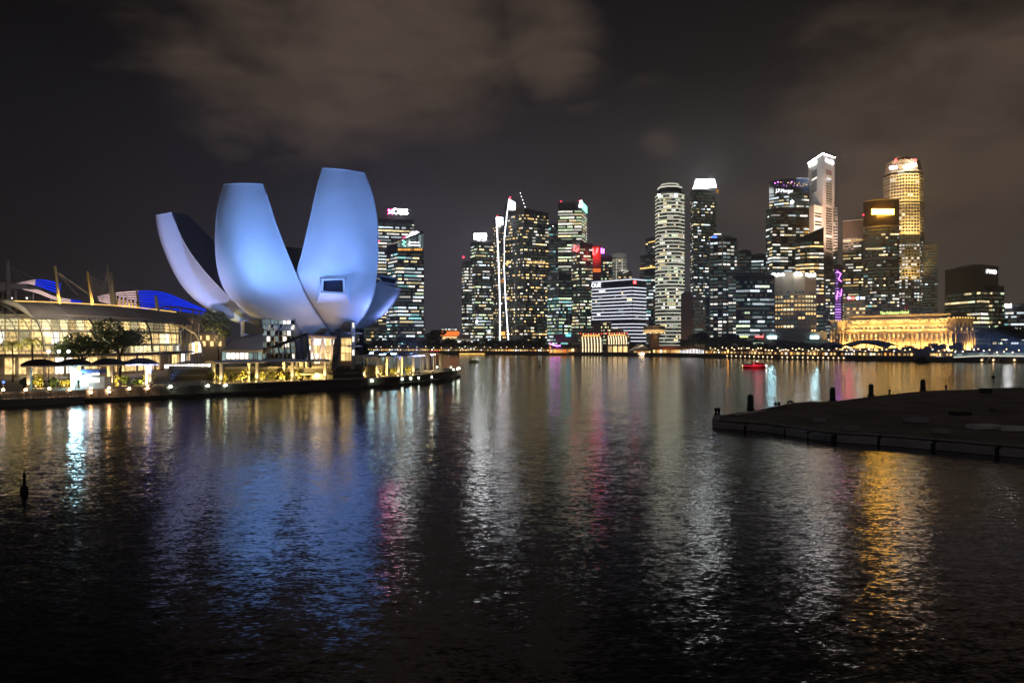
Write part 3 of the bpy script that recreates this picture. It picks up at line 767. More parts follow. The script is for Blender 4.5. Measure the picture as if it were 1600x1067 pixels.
# podium with awning slab and shopfronts below the vault
for i in range(0, 26):
    a, c = VS[i][0], VS[i + 1][0]; d = (c - a).normalized(); n = Vector((d.y, -d.x, 0))
    m = MB(); m.hexa([V3(a - n * 2, 8.2), V3(a + n * 3, 8.2), V3(c + n * 3, 8.2), V3(c - n * 2, 8.2), V3(a - n * 2, 8.9), V3(a + n * 3, 8.9), V3(c + n * 3, 8.9), V3(c - n * 2, 8.9)]); m.build('awning_panel', 'roof_dark', mall)
    if i % 2 == 0:
        p = a + n * 1.0; m = MB(); m.tube([V3(p, PZ), V3(p, 8.2)], .4, 8); m.build('column', 'stone_warm', mall)
    L_ = (c - a).length; cc = (a + c) / 2
    mt = random.choices(['shop_warm', 'shop_white', 'stone_warm'], [.6, .2, .2])[0]
    piece('lit_shopfront', 'pane', mt, V3(cc, 5.4), (L_ * .86, 1, 4.6), math.atan2(d.y, d.x), mall)
m = MB()
for i in range(26):
    a, c = VS[i][0], VS[i + 1][0]; d = (c - a).normalized(); n = Vector((d.y, -d.x, 0)); m.ebox(a, c, n, PZ, 8.2, -3, -.2)
m.build('podium_wall', 'stone_warm', mall)
light('podium_lamp', 'POINT', V3(RAY(150, 226), 7), 900, (1, .68, .34), size=.8, parent=mall)
light('podium_lamp', 'POINT', V3(RAY(60, 214), 7), 900, (1, .68, .34), size=.8, parent=mall)
light('podium_lamp', 'POINT', V3(RAY(250, 256), 7), 900, (1, .68, .34), size=.8, parent=mall)

# wave-shaped louvred canopies with blue and pink light, behind the roof
def led_canopy(label, top, bot, split, Y, nstrip, blend='led_blue', first='led_pink'):
    o = thing('louvred_canopy', label, 'canopy', V3(RAY(top[0][0], Y), PZ))
    n = 24; tp, bt = catmull(top, n), catmull(bot, n)
    back = MB(); back.grid([[P(*tp[i], Y + 1.2), P(*bt[i], Y + .6)] for i in range(n)], 0, True); back.grid([[P(*tp[i], Y + 2), P(*bt[i], Y + 1.4)] for i in range(n)], 0, True, flip=True); back.build('canopy_shell', 'paint_blue', o, kind='stuff')
    for s in range(nstrip):
        for part, mt in ((0, first), (1, blend)):
            idx = [i for i in range(n) if (tp[i][0] + (bt[i][0] - tp[i][0]) * s / nstrip <= split) == (part == 0)]
            if part == 1 and idx and idx[0] > 0: idx = [idx[0] - 1] + idx
            if len(idx) < 2: continue
            m = MB(); r0, r1 = [], []
            for i in idx:
                a, c = P(*tp[i], Y), P(*bt[i], Y - 1.5); r0.append(a.lerp(c, (s + .14) / nstrip) - Vector((0, s * .12, 0))); r1.append(a.lerp(c, (s + .66) / nstrip) - Vector((0, .5 + s * .12, 0)))
            m.grid([r0, r1], 0, True); m.grid([[p + Vector((0, .15, 0)) for p in r0], [p + Vector((0, .15, 0)) for p in r1]], 0, True, flip=True)
            m.build('louvre', mt, o, kind='stuff')
    for t in (.2, .5, .8):
        i = int(t * (n - 1)); m = MB(); m.tube([P(*bt[i], Y + 1), V3(P(*bt[i], Y + 1), PZ)], .3, 6); m.build('prop', 'steel_grey', o)
    return o
led_canopy('wide wave-shaped louvred canopy lit blue and pale pink above the grey mall roof', [(152, 463), (185, 456.5), (222, 454), (247, 455), (265, 459.5), (290, 470), (322, 484)], [(158, 471), (190, 481), (222, 485), (247, 484), (265, 484), (290, 488), (322, 492)], 219, 345, 8)
led_canopy('upper louvred canopy lit bright blue behind the tall grey mast', [(26, 442), (45, 438.5), (60, 436.5), (76, 437.5), (95, 443)], [(28, 444), (45, 444), (60, 448), (76, 454), (95, 461)], 58, 300, 4)
led_canopy('low louvred canopy strip lit pink with a blue end behind the yellow masts', [(34, 450.5), (60, 453), (82, 462), (103, 466.5), (128, 470)], [(36, 452), (60, 459), (82, 467.5), (103, 473), (128, 475.5)], 112, 296, 3)
# dark cantilever roof at far left
o = thing('cantilever_roof', 'dark sweeping cantilever roof with pale soffit beside the grey mast', 'roof', V3(RAY(20, 290), PZ))
m = MB(); tp = catmull([(-60, 440), (0, 441), (35, 445), (68, 452)], 14); bt = catmull([(-60, 462), (0, 455), (20, 451.5), (68, 453)], 14)
m.grid([[P(*tp[i], 300), P(*tp[i], 288), P(*bt[i], 288), P(*bt[i], 300)] for i in range(14)], 0, False); m.build('roof_shell', 'roof_grey', o)
for px in (4, 14, 24):
    m = MB(); m.tube([P(px, 452, 294), V3(RAY(px, 294), PZ)], .5, 6); m.build('column', 'concrete', o)
m = MB(); m.prism([RAY(-20, 298), RAY(66, 298), RAY(66, 312), RAY(-20, 312)], PZ, ZP(459, 298)); m.build('wall', 'roof_dark', o)
for px in (18, 42): piece('lamp', 'globe', 'lamp_white', P(px, 466, 297), (.3, .3, .3), 0, o)
o = thing('arched_walkway_roof', 'pale arched walkway roof with lit posts between mall and museum', 'roof', V3(RAY(280, 318), PZ))
A_ = catmull([(236, 484), (258, 480.5), (285, 482), (318, 488)], 12); m = MB(); m.grid([[P(x, y, 315), P(x, y - 2.2, 318), P(x, y - 2, 326), P(x, y + .5, 328)] for x, y in A_], 0, True); m.build('roof_shell', 'stone_warm', o)
for k in range(7): m = MB(); q = A_[int(k * 1.8)]; m.tube([P(q[0], q[1], 318), V3(P(q[0], q[1], 318), PZ)], .35, 6); m.build('post', 'concrete_pale', o)
light('soffit_lamp', 'POINT', P(278, 494, 312), 700, (1, .72, .4), parent=o)

# masts and stay cables
def mast(px0, py0, px1, py1, Y, mat, label, cables, r=.55):
    b_, t_ = P(px0, py0, Y), P(px1, py1, Y); foot = b_ + (b_ - t_).normalized() * max(0, (b_.z - PZ) / max(.2, (t_ - b_).normalized().z)); o = thing('roof_mast', label, 'mast', foot, 'masts over the mall roof')
    m = MB(); m.tube([foot, b_, t_], [r * 1.05, r, r * .72], 8); m.build('pole', mat, o)
    for (cx, cy_, cY) in cables:
        m = MB(); m.tube([t_ - (t_ - b_) * .12, P(cx, cy_, cY)], .085, 4, smooth=False); m.build('stay_cable', 'steel_grey', o)
mast(14, 470, 12, 407, 262, 'steel_grey', 'tall grey mast with fan of stay cables by the dark cantilever roof', [(-40, 450, 262), (-20, 430, 262), (40, 440, 275), (55, 436, 280), (30, 445, 275)], .85)
mast(93, 474, 86, 416, 258, 'mast_yellow', 'yellow lit roof mast standing beside the blue louvred canopy', [(120, 460, 270), (140, 462, 275), (160, 474, 275), (80, 440, 262)], .62)
mast(145, 478, 137, 424, 268, 'mast_yellow', 'yellow lit roof mast nearer the paired grey masts', [(172, 446, 280), (168, 460, 280), (160, 470, 280), (132, 440, 270)], .6)
mast(176, 479, 168, 414, 283, 'steel_grey', 'taller of the paired grey masts with long stay cables', [(240, 455, 330), (158, 460, 285), (160, 470, 285)], .6)
mast(180, 480, 174, 426, 278, 'steel_grey', 'shorter of the paired grey masts with long stay cables', [(222, 458, 330), (200, 466, 320)], .75)
mast(218, 484, 213, 452, 300, 'stone_warm', 'short pale mast at the colour change of the wide louvred canopy', [(225, 480, 300)], .5)
mast(246, 483, 243.5, 462, 305, 'concrete_pale', 'stubby tapered mast in front of the blue louvres', [(262, 481, 305)], .8)
# row of short lit posts on the ridge
for k in range(6):
    px = 184 + k * 6; a = P(px, 483 - 0 + k * .4, 290); o = thing('ridge_post', 'short yellow-lit post in the row on the mall roof ridge', 'post', V3(a, a.z - .3), 'lit posts along the roof ridge')
    m = MB(); m.tube([V3(a, a.z - .3), P(px, 465 + k * 1.6, 290)], .32, 6); m.build('pole', 'mast_yellow', o); piece('cap', 'globe', 'steel_black', P(px, 464.5 + k * 1.6, 290), (.45, .45, .5), 0, o)
    piece('uplight', 'globe', 'led_gold', P(px, 481.5 + k * .4, 289.4), (.35, .2, .35), 0, o)
light('ridge_uplight', 'POINT', P(196, 480, 287), 900, (1, .65, .25), parent=mall)
light('ridge_uplight', 'POINT', P(93, 471, 255.0), 2600, (1, .65, .22), parent=mall)
light('ridge_uplight', 'POINT', P(144, 475, 265.0), 2600, (1, .65, .22), parent=mall)

# ================================================================== PROMENADE THINGS
YEL = 'shrubs lit under the shade pavilions'
def pavilion(label, px0, px1, posts, back, ztop, depth, seed, hump=0.0, mat='roof_grey', lit='lamp_warm', roofpost=None):
    a, c = front_at(px0, back), front_at(px1, back); o = thing('shade_pavilion', label, 'pavilion', (a + c) / 2)
    d = (c - a).normalized(); n = Vector((-d.y, d.x, 0)); L_ = (c - a).length
    r = MB(); nseg = 30; rows = []
    for i in range(nseg + 1):
        t = i / nseg; p = a.lerp(c, t); hz = hump * abs(math.sin(t * math.pi * 4)) ** .7
        rows.append([V3(p - n * .3, ztop - .1), V3(p - n * .3, ztop + .3), V3(p + n * depth * .5, ztop + .6 + hz), V3(p + n * depth, ztop + .3), V3(p + n * depth, ztop - .1), V3(p - n * .3, ztop - .1)])
    r.grid(rows, 0, False); r.face(list(reversed(rows[0][:5]))); r.face(rows[-1][:5]); r.build('roof', mat, o)
    fa = MB(); fa.tube([V3(a - n * .4, ztop + .1), V3(c - n * .4, ztop + .1)], .16, 5); fa.build('fascia', 'concrete_pale', o)
    for k, px in enumerate(posts):
        p = front_at(px, back + .8)
        m = MB(); m.box(p.x - .36, p.x + .36, p.y - .36, p.y + .36, PZ, ztop - .1); po = m.build('post', 'concrete_pale', o)
        piece('uplight', 'globe', lit, (p.x - .1, p.y - .75, PZ + .18), (.16, .16, .16), 0, po)
        light('uplight_beam', 'SPOT', (p.x - .05, p.y - .95, PZ + .25), 900 if lit == 'lamp_warm' else 1500, (1, .66, .3) if lit == 'lamp_warm' else (.85, .95, 1), (p.x, p.y - .2, ztop), .12, 60, .5, po)
        p2 = p + n * (depth - 1.6); m = MB(); m.box(p2.x - .3, p2.x + .3, p2.y - .3, p2.y + .3, PZ, ztop - .1); m.build('post', 'concrete_pale', o)
    return o, a, c, n
rng = random.Random(11)
def hedge(a, c, n, depth, cnt, seed, leafs, e=240, en=True, zc=1.2):
    for i in range(cnt):
        t = (i + .5) / cnt; p = a.lerp(c, t) + n * (depth + rng.uniform(-.3, .3)); hh = rng.uniform(.8, 1.6)
        bush((p.x, p.y, PZ + hh), (rng.uniform(1.0, 1.7), 1.0, hh), 260, 'leafy shrub glowing yellow-green under a shade pavilion', rng.choice(leafs), seed + i, YEL)
    if en:
        k = max(2, cnt // 2)
        for i in range(k):
            p = a.lerp(c, (i + .5) / k) + n * (depth - 2.3)
            o = thing('garden_lamp', 'low warm garden lamp lighting the shrubs under a shade pavilion', 'lamp', (p.x, p.y, PZ), 'garden lamps under the pavilions')
            m = MB(); m.tube([(p.x, p.y, PZ), (p.x, p.y, PZ + .5)], .08, 6); m.build('stem', 'steel_black', o); piece('globe', 'globe', 'lamp_warm', (p.x, p.y, PZ + .6), (.14, .14, .14), 0, o)
            light('glow', 'POINT', (p.x, p.y - .1, PZ + 1.1), e, (1, .70, .22), size=.2, parent=o)
o, a, c, n = pavilion('long shade pavilion with humped dark roof and pale posts, kiosk beneath', 34, 248, (46, 175, 235), 9, 7.1, 6, 1, 1.0, 'roof_dark')
hedge(a, c, n, 5.4, 11, 100, ['leaf_yellow', 'leaf', 'leaf_yellow'], 2200)
o, a, c, n = pavilion('shade pavilion with flat grey roof and lit hedge, below the lattice atrium', 336, 516, (346, 402, 457, 508), 8, 7.2, 6, 2)
hedge(a, c, n, 4.8, 12, 200, ['leaf_yellow', 'leaf_yellow', 'leaf'], 2500)
o, a, c, n = pavilion('shade pavilion with lit shrubs running towards the round promenade tip', 566, 662, (591, 623, 646), 8, 8.0, 6, 3)
hedge(a, c, n, 4.8, 8, 300, ['leaf_yellow', 'leaf_yellow', 'leaf'], 2500)
# open colonnade pavilion at the tip
a = RAY(674, 256); o = thing('colonnade_pavilion', 'open pavilion of thin lit columns at the round promenade tip', 'pavilion', V3(a, PZ))
m = MB(); m.lathe(V3(a, 8.3), [(4.6, 0), (5.2, .25), (5.2, .5), (.6, .9)], 14); m.build('roof', 'roof_grey', o)
m = MB(); m.lathe(V3(a, PZ), [(5.0, 0), (5.0, .6), (4.6, .6)], 16); m.build('plinth', 'concrete_pale', o)
for k in range(10):
    t = 2 * math.pi * k / 10 + .2; p = a + Vector((math.cos(t), math.sin(t))) * 3.6
    m = MB(); m.tube([V3(p, PZ + .6), V3(p, 8.3)], .2, 7); m.build('column', 'concrete_pale', o)
light('soffit_lamp', 'POINT', V3(a, 4.2), 420, (1, .72, .35), size=.4, parent=o)
# blue lit tent canopies beyond the pavilion
for k, (px, py, sz, mt) in enumerate(((580, 551, 4.2, 'sign_blue'), (599, 553, 4.6, 'sign_blue'), (616, 552, 4.2, 'sign_blue'), (640, 553.5, 5, 'sign_blue'), (677, 553.5, 3.6, 'sign_blue'))):
    Y = 262 if px < 660 else 262; a = P(px, py, Y); bz = PZ
    o = thing('tent_canopy', ('butterfly fabric canopy with blue light over the colonnade pavilion' if px > 660 else 'butterfly fabric canopy with blue light behind the shade pavilion roof'), 'canopy', V3(a, bz), 'blue lit fabric canopies')
    m = MB(); z = a.z
    for s in (-1, 1):
        q = [Vector((a.x, a.y - 1.6, z)), Vector((a.x + s * sz, a.y - 1.2, z + 1.7)), Vector((a.x + s * sz * .8, a.y + 1.6, z + 1.2)), Vector((a.x, a.y + 1.6, z))]
        if s < 0: q.reverse()
        m.face(q)
    m.build('fabric', 'canvas', o); m = MB(); m.tube([V3(a, bz), V3(a, z)], .12, 6); m.build('pole', 'steel_grey', o)
    piece('lamp', 'box', 'sign_cool', (a.x, a.y - 1.3, z - .15), (sz * .42, .3, .22), 0, o)
    light('glow', 'POINT', (a.x, a.y - 1.9, z + .7), 160, (.12, .22, 1), size=.3, parent=o)
# kiosk
a = front_at(147, 8.5); o = thing('kiosk', 'white ticket kiosk with blue roof sign under the humped pavilion', 'kiosk', a)
m = MB(); m.box(a.x - 2.6, a.x + 2.8, a.y - 1, a.y + 2, PZ, PZ + 2.5); m.build('body', 'paint_white', o)
piece('window', 'pane', 'shop_white', (a.x - .3, a.y - 1.06, PZ + 1.75), (4.0, 1, .75), .0, o); piece('screen', 'pane', 'shop_white', (a.x - 1.2, a.y - 1.06, PZ + .9), (.9, 1, .8), .0, o)
m = MB(); m.box(a.x - 2.5, a.x + 1.8, a.y - 1.1, a.y + 1.8, PZ + 3.3, PZ + 4.2); m.build('roof_sign', 'paint_blue', o)
m = MB(); m.hexa([(a.x - 2.3, a.y - 1.3, PZ + 2.7), (a.x + 1.6, a.y - 1.3, PZ + 3.0), (a.x + 1.6, a.y - .9, PZ + 3.0), (a.x - 2.3, a.y - .9, PZ + 2.7), (a.x - 2.3, a.y - 1.3, PZ + 2.9), (a.x + 1.6, a.y - 1.3, PZ + 3.45), (a.x + 1.6, a.y - .9, PZ + 3.45), (a.x - 2.3, a.y - .9, PZ + 2.9)]); m.build('banner', 'sign_soft', o)
a = front_at(117, 9.0); o = thing('light_column', 'brilliant white lit column beside the ticket kiosk', 'lamp', a)
m = MB(); m.box(a.x - .36, a.x + .36, a.y - .3, a.y + .3, PZ, 7.0); m.build('post', 'concrete_pale', o)
piece('panel', 'pane', 'sign_cool', (a.x + 1.0, a.y - .4, PZ + 2.9), (1.2, 1, 1.6), 0, o); piece('tube_lamp', 'pane', 'sign_cool', (a.x - .35, a.y - .4, PZ + 2.2), (.45, 1, 4.0), 0, o)
light('glare', 'POINT', (a.x + .6, a.y - 1.2, PZ + 2.8), 500, (.88, .96, 1), size=.4, parent=o)
# lower boardwalk with railing at far left
bw = [GP(-130, 646).to_2d(), GP(0, 636).to_2d(), GP(75, 632.5).to_2d(), GP(132, 630).to_2d(), front_at(133, 1).to_2d(), front_at(2, 1).to_2d(), front_at(-120, 1).to_2d()]
b = MB(); b.prism(bw, -1, 1.35); struct(b.build('boardwalk', 'concrete'))
rail = thing('boardwalk_railing', 'glass and steel railing along the low boardwalk', 'railing', V3(bw[1], 1.35))
for k in range(26):
    t = k / 25; p = (bw[1].lerp(bw[2], t / .55) if t < .55 else bw[2].lerp(bw[3], (t - .55) / .45)) + Vector((0, .25))
    m = MB(); m.tube([V3(p, 1.35), V3(p, 2.45)], .05, 5); m.build('post', 'steel_white', rail)
for zz in (1.75, 2.1, 2.45):
    m = MB(); m.tube([V3(bw[1] + Vector((0, .25)), zz), V3(bw[2] + Vector((0, .25)), zz), V3(bw[3] + Vector((0, .25)), zz)], .045, 5); m.build('rail', 'steel_white', rail)
# railing further along
rail2 = thing('promenade_railing', 'thin post railing along the promenade edge between the two pavilions', 'railing', front_at(290, 1.2))
pts = [front_at(px, 1.2) for px in range(240, 345, 5)]
for p in pts: m = MB(); m.tube([p, p + Vector((0, 0, 1.1))], .05, 5); m.build('post', 'steel_grey', rail2)
m = MB(); m.tube([p + Vector((0, 0, 1.1)) for p in pts], .05, 5); m.build('rail', 'steel_grey', rail2)
# wall lamps along the water's edge
def edge_lamp(px, py, mt, label, r=.30, e=0, col=(1, .8, .6)):
    q = front_at(px, -.55, 0) if px < 700 else None
    Y = q.y if q is not None else 262 + (712 - px) * .6
    p = P(px, py, Y); o = thing('edge_lamp', label, 'lamp', p - Vector((0, 0, .35)), 'lamps along the sea wall')
    m = MB(); m.lathe(p - Vector((0, 0, .35)), [(.16, -.25), (.16, .2), (.26, .25)], 8); m.build('bracket', 'steel_black', o); piece('globe', 'globe', mt, p, (r, r, r), 0, o)
    if e: light('glow', 'POINT', p + Vector((0, -.6, .2)), e, col, size=.25, parent=o)
for px, py in ((5, 609), (40, 609), (77, 607), (109, 608.5), (142, 613), (142, 606.5), (170.5, 612), (170.5, 606), (202, 607), (230.5, 606.5)):
    edge_lamp(px, py, 'lamp_edge_warm', 'warm round lamp on the sea wall near the kiosk', .30, 170, (1, .68, .42))
for px, py in ((266.5, 604), (325, 602.6), (352.5, 601.8), (581.5, 595), (628.5, 592.4), (641.7, 591.3), (653.8, 590.6), (674, 589)):
    edge_lamp(px, py, 'lamp_edge_green', 'greenish-white round lamp on the curved sea wall by the museum', .33, 150, (.85, 1, .8))
for k, (x, y) in enumerate(((-20.0, 262.5), (-19.0, 267), (-18.6, 271), (-19.2, 276), (-22.5, 283), (-28, 287))):
    o = thing('edge_lamp', 'greenish-white round lamp on the rounded promenade tip', 'lamp', (x, y, PZ + .25), 'lamps round the promenade tip')
    m = MB(); m.tube([(x, y, PZ + .25), (x, y, PZ + .6)], .1, 6); m.build('stem', 'steel_black', o); piece('globe', 'globe', 'lamp_edge_green', (x, y, PZ + .75), (.3, .3, .3), 0, o)
    if k % 2 == 0: light('glow', 'POINT', (x, y - .5, PZ + 1.1), 120, (.85, 1, .8), size=.25, parent=o)
for px in (76, 92, 107):
    p = P(px, 549, 200); o = thing('street_lamp', 'globe street lamp on slim post behind the humped pavilion', 'street lamp', V3(p, PZ), 'globe lamps behind the pavilion')
    m = MB(); m.tube([V3(p, PZ), V3(p, p.z)], [.12, .08], 6); m.build('post', 'steel_grey', o); piece('globe', 'globe', 'lamp_white', p, (.42, .42, .42), 0, o); m = MB(); m.lathe(V3(p, p.z - .75), [(.3, 0), (.45, .2), (.2, .3)], 8); m.build('collar', 'steel_grey', o)
p = P(5.5, 597, 153); o = thing('beacon_post', 'thin post with a small blue lamp on the boardwalk', 'lamp', V3(p, 1.35))
m = MB(); m.tube([V3(p, 1.35), p], .09, 6); m.build('post', 'steel_grey', o); piece('globe', 'globe', 'lamp_blue', p, (.26, .26, .26), 0, o)
# deck spots / loungers line: terrace shopfront glow (row of lit display cases)
o = thing('lit_parapet', 'low parapet of small white lit panels on the terrace by the mall', 'parapet', P(290, 577, 222))
for k in range(14):
    px = 259 + k * 5.2; piece('lit_panel', 'pane', 'shop_white', P(px, 572.5 - k * .1, 224 - k * .6), (.7, 1, 1.0), 0, o)
m = MB(); m.hexa([P(256, 582, 225), P(332, 582, 216), P(332, 582, 217), P(256, 582, 226), P(256, 568, 225), P(332, 568, 216), P(332, 568, 217), P(256, 568, 226)]); m.build('wall', 'concrete', o)
# trees
tree(V3(RAY(187, 212), PZ), 16.2, 8.2, 9, 'tall rain tree with dark spreading crown in front of the glass vault', leaf='leaf', seed=4, n=420, size=.36, name='rain_tree', trunk=.42)
tree(V3(RAY(128, 208), PZ), 12.6, 8.0, 8, 'lower rain tree with dark flat crown beside the globe lamps', leaf='leaf', seed=9, n=420, size=.36, name='rain_tree', trunk=.36)
tree(V3(RAY(340, 214), TZ), 15.5, 4.3, 9, 'upright tree lit yellow-green beside the museum wing roof', leaf='leaf_yellow', seed=15, n=330, size=.34, name='garden_tree', trunk=.3)
light('tree_uplight', 'SPOT', V3(RAY(330, 206), TZ + .5), 9000, (1, .92, .42), V3(RAY(337, 214), 15), .3, 42, .7)
palm(V3(RAY(20, 196), PZ), 10.0, 'palm tree with drooping crown nearest the lit podium corner', 3)
palm(V3(RAY(51, 192), PZ), 10.6, 'palm tree with bushier crown beside the humped pavilion end', 8)
light('palm_uplight', 'SPOT', V3(RAY(35, 188), PZ + .4), 45000, (1, .8, .4), V3(RAY(36, 195), 11), .3, 80, .7)
tree(V3(RAY(566, 227), TZ), 6.5, 2.8, 6, 'dark round tree at the start of the curved shrubbery pavilion', leaf='leaf_dark', seed=22, n=300, size=.3, name='garden_tree', trunk=.2)

light('roof_wash', 'POINT', V3(RAY(150, 215), 27), 9000, (1, .84, .72), size=3, parent=mall)  # added fill lamps without fittings, brightening the mall roof
light('roof_wash', 'POINT', V3(RAY(70, 205), 27), 9000, (1, .84, .72), size=3, parent=mall)
# ================================================================== SKYLINE TOWERS
GZ = LANDZ
def corner(xl, xc, xr, Y, dl=20, dr=20):
    C = RAY(xc, Y); Lp = RAY(xl, Y + dl); Rp = RAY(xr, Y + dr); return [Lp, C, Rp, Lp + Rp - C]
def flat(xl, xr, Y, skew=0, depth=28):
    if skew == 0:      # square to the line of sight through the middle of the face
        k = ((xl + xr) / 2 - 800) / F; kl, kr = (xl - 800) / F, (xr - 800) / F; q = Y * (1 + k * k)
        a, c = RAY(xl, q / (1 + k * kl)), RAY(xr, q / (1 + k * kr))
    else: a, c = RAY(xl, Y), RAY(xr, Y + skew)
    d = (c - a).normalized(); n = Vector((-d.y, d.x)); return [a, c, c + n * depth, a + n * depth]
def arc(xl, xr, Y, bulge, depth=28, n=8):
    a, c, c2, a2 = flat(xl, xr, Y, 0, depth); pts = []; nn = (a - a2).normalized()
    for i in range(n + 1):
        t = i / n; pts.append(a.lerp(c, t) + nn * bulge * 4 * t * (1 - t))
    return pts + [c2, a2]
def ngon(px, rpx, Y, n=8, rot=.5):
    c = RAY(px, Y); r = rpx / F * Y / math.cos(math.pi / n * .0 + 0); return [c + Vector((math.cos(2 * math.pi * (i + rot) / n), math.sin(2 * math.pi * (i + rot) / n))) * r for i in range(n)]
def faces_of(foot):
    out = []; n = len(foot)
    for i in range(n):
        a, c = foot[i], foot[(i + 1) % n]; d = c - a
        if d.length < .6: continue
        nn = Vector((d.y, -d.x)).normalized(); m = (a + c) / 2
        if nn.dot(-m.normalized()) > .06: out.append((a, c, nn, d.length))
    return out
def on_face(f, px, py, proud=.3):
    a, c, n, L_ = f; k = (px - 800) / F; d = c - a
    den = d.x - k * d.y
    t = (k * a.y - a.x) / den; p = a + d * t + n * proud; return Vector((p.x, p.y, ZP(py, p.y)))
def fang(f): return math.atan2(f[2].x, -f[2].y)
TW = {}
def tower(key, label, foot, top, glass='glass_dark', frame='frame_dark', fh=4.0, bw=3.0, lit=.5, run=(1, 5), pal=(('win_white', 1),), bandh=.32, proud=.25,
          mull=.18, z0=GZ, wtop=2.0, wbot=6.0, seed=None, tops=None, maxw=260, name='office_tower', parent=None, single_bands=None, frow=None, cat='tower', winh=.48):
    """foot: ccw plan polygon; top: roof height in photo rows at the near corner, or metres when given as ('z', h)"""
    near = min(foot, key=lambda p: p.length); z1 = top[1] if isinstance(top, tuple) else ZP(top, near.y)
    cen = sum(foot, Vector((0, 0))) / len(foot)
    if parent is None: o = thing(name, label, cat, V3(cen, z0)); TW[key] = o
    else: o = parent
    rg = random.Random(seed if seed is not None else key)
    bm = MB(); bm.prism(foot, z0 - 1, tops if tops else z1); bm.build('body', glass, o)
    fs = faces_of(foot); zmax = min(tops) if tops else z1
    nfl = int((zmax - wtop - z0 - wbot) / fh); zb = z0 + wbot; cl = MB(); faint = MB(); faint2 = MB(); cand = []
    for k in range(nfl + 1):
        z = zb + k * fh
        act = rg.choices([.04, .4, 1.0, 1.75], [.20, .29, .29, .22])[0] if frow is None else frow(k, nfl, rg)
        for fi, f in enumerate(fs):
            a, c, n, L_ = f
            if single_bands:
                m = MB(); m.ebox(a - (c - a).normalized() * proud * .4, c + (c - a).normalized() * proud * .4, n, z - fh * bandh * .5, z + fh * bandh * .5, -.1, proud); m.build('floor_band', single_bands, o)
            else: cl.ebox(a, c, n, z - fh * bandh * .5, z + fh * bandh * .5, -.1, proud)
            if k == nfl: continue
            nb = max(1, round(L_ / bw)); i = 0
            while i < nb:
                if rg.random() < min(.93, lit * act * .80):
                    r = min(nb - i, rg.randint(run[0], max(run[0], run[1] - 1))); mt = rg.choices([p[0] for p in pal], [p[1] for p in pal])[0]
                    t0, t1 = i / nb, (i + r) / nb; w = L_ * (t1 - t0) - .35
                    p = a.lerp(c, (t0 + t1) / 2) + n * .02; cand.append((w, p, z + fh * .5, mt, fang(f), f, t0, t1)); i += r + (1 if rg.random() < .4 else 0)
                else:
                    if lit and rg.random() < .7: (faint if rg.random() < .6 else faint2).ebox(a.lerp(c, (i + .05) / nb), a.lerp(c, (i + .95) / nb), n, z + fh * .24, z + fh * .76, -.03, .04)
                    i += 1
    if faint.v: faint.build('dim_window', 'win_faint', o, kind='stuff')  # unlit panes given a faint glow so the glass shows
    if faint2.v: faint2.build('dim_window', 'win_faint_warm', o, kind='stuff')
    cand.sort(key=lambda q: -q[0] - (0 if q[0] > 0 else 0))
    for w, p, zc, mt, ang, f, t0, t1 in cand[:maxw]:
        piece('window', 'pane', mt, V3(p, zc), (w, 1, fh * winh), ang, o)
    rest = {}
    for w, p, zc, mt, ang, f, t0, t1 in cand[maxw:]:
        m = rest.setdefault(mt, MB()); m.ebox(f[0].lerp(f[1], t0 + .004), f[0].lerp(f[1], t1 - .004), f[2], zc - fh * winh / 2, zc + fh * winh / 2, -.04, .08)
    for mt, m in rest.items(): m.build('small_window', mt, o, kind='stuff')
    for f in fs:
        a, c, n, L_ = f; nb = max(1, round(L_ / bw))
        if mull:
            for i in range(nb + 1):
                p = a.lerp(c, i / nb); d = (c - a).normalized() * mull * .5; cl.ebox(p - d, p + d, n, zb - fh * .3, zb + nfl * fh, -.1, proud * .8)
    # parapet and roof plant
    for f in fs:
        if not tops: cl.ebox(f[0], f[1], f[2], z1 - .6, z1 + .5, -.4, proud + .05)
    if cl.v: cl.build('cladding', frame, o, kind='stuff')
    if not tops and len(foot) == 4:
        q = [cen.lerp(p, .55) for p in foot]; m = MB(); m.prism(q, z1 - .2, z1 + 2.6); m.build('roof_plant', frame, o)
    return o, fs, z1
def panel(o, f, px0, px1, py0, py1, mat, name='sign', proud=.35, d=.4):
    a, c = on_face(f, px0, py0, proud), on_face(f, px1, py0, proud); e = on_face(f, px0, py1, proud)
    m = MB(); m.ebox(a, c, f[2], e.z, a.z, -d, 0); return m.build(name, mat, o)
def sign(o, f, body, mat, px0, px1, py0, py1, proud=.7):
    a, c = on_face(f, px0, (py0 + py1) / 2, proud), on_face(f, px1, (py0 + py1) / 2, proud)
    return text('sign_lettering', body, mat, (a + c) / 2, (py1 - py0) / F * a.y, fang(f), o, (c - a).length)
def beacon(o, px, py, Y, r=.9, mat='lamp_red'):
    piece('beacon', 'globe', mat, P(px, py, Y), (r, r, r), 0, o)
def ledline(o, pts, Y, r, mat='led_line'):
    m = MB(); m.tube([P(x, y, Y) for x, y in pts], r, 5); m.build('light_line', mat, o)
OFF = (('win_cool', 3), ('win_white', 4), ('win_yellow', 2)); GRN = (('win_green', 4), ('win_teal', 2), ('win_white', 2), ('win_cool', 1)); WRM = (('win_yellow', 4), ('win_gold', 3), ('win_white', 3))
GOLD = (('win_gold', 5), ('win_yellow', 4)); COOL = (('win_cool', 5), ('win_white', 2), ('win_teal', 1))

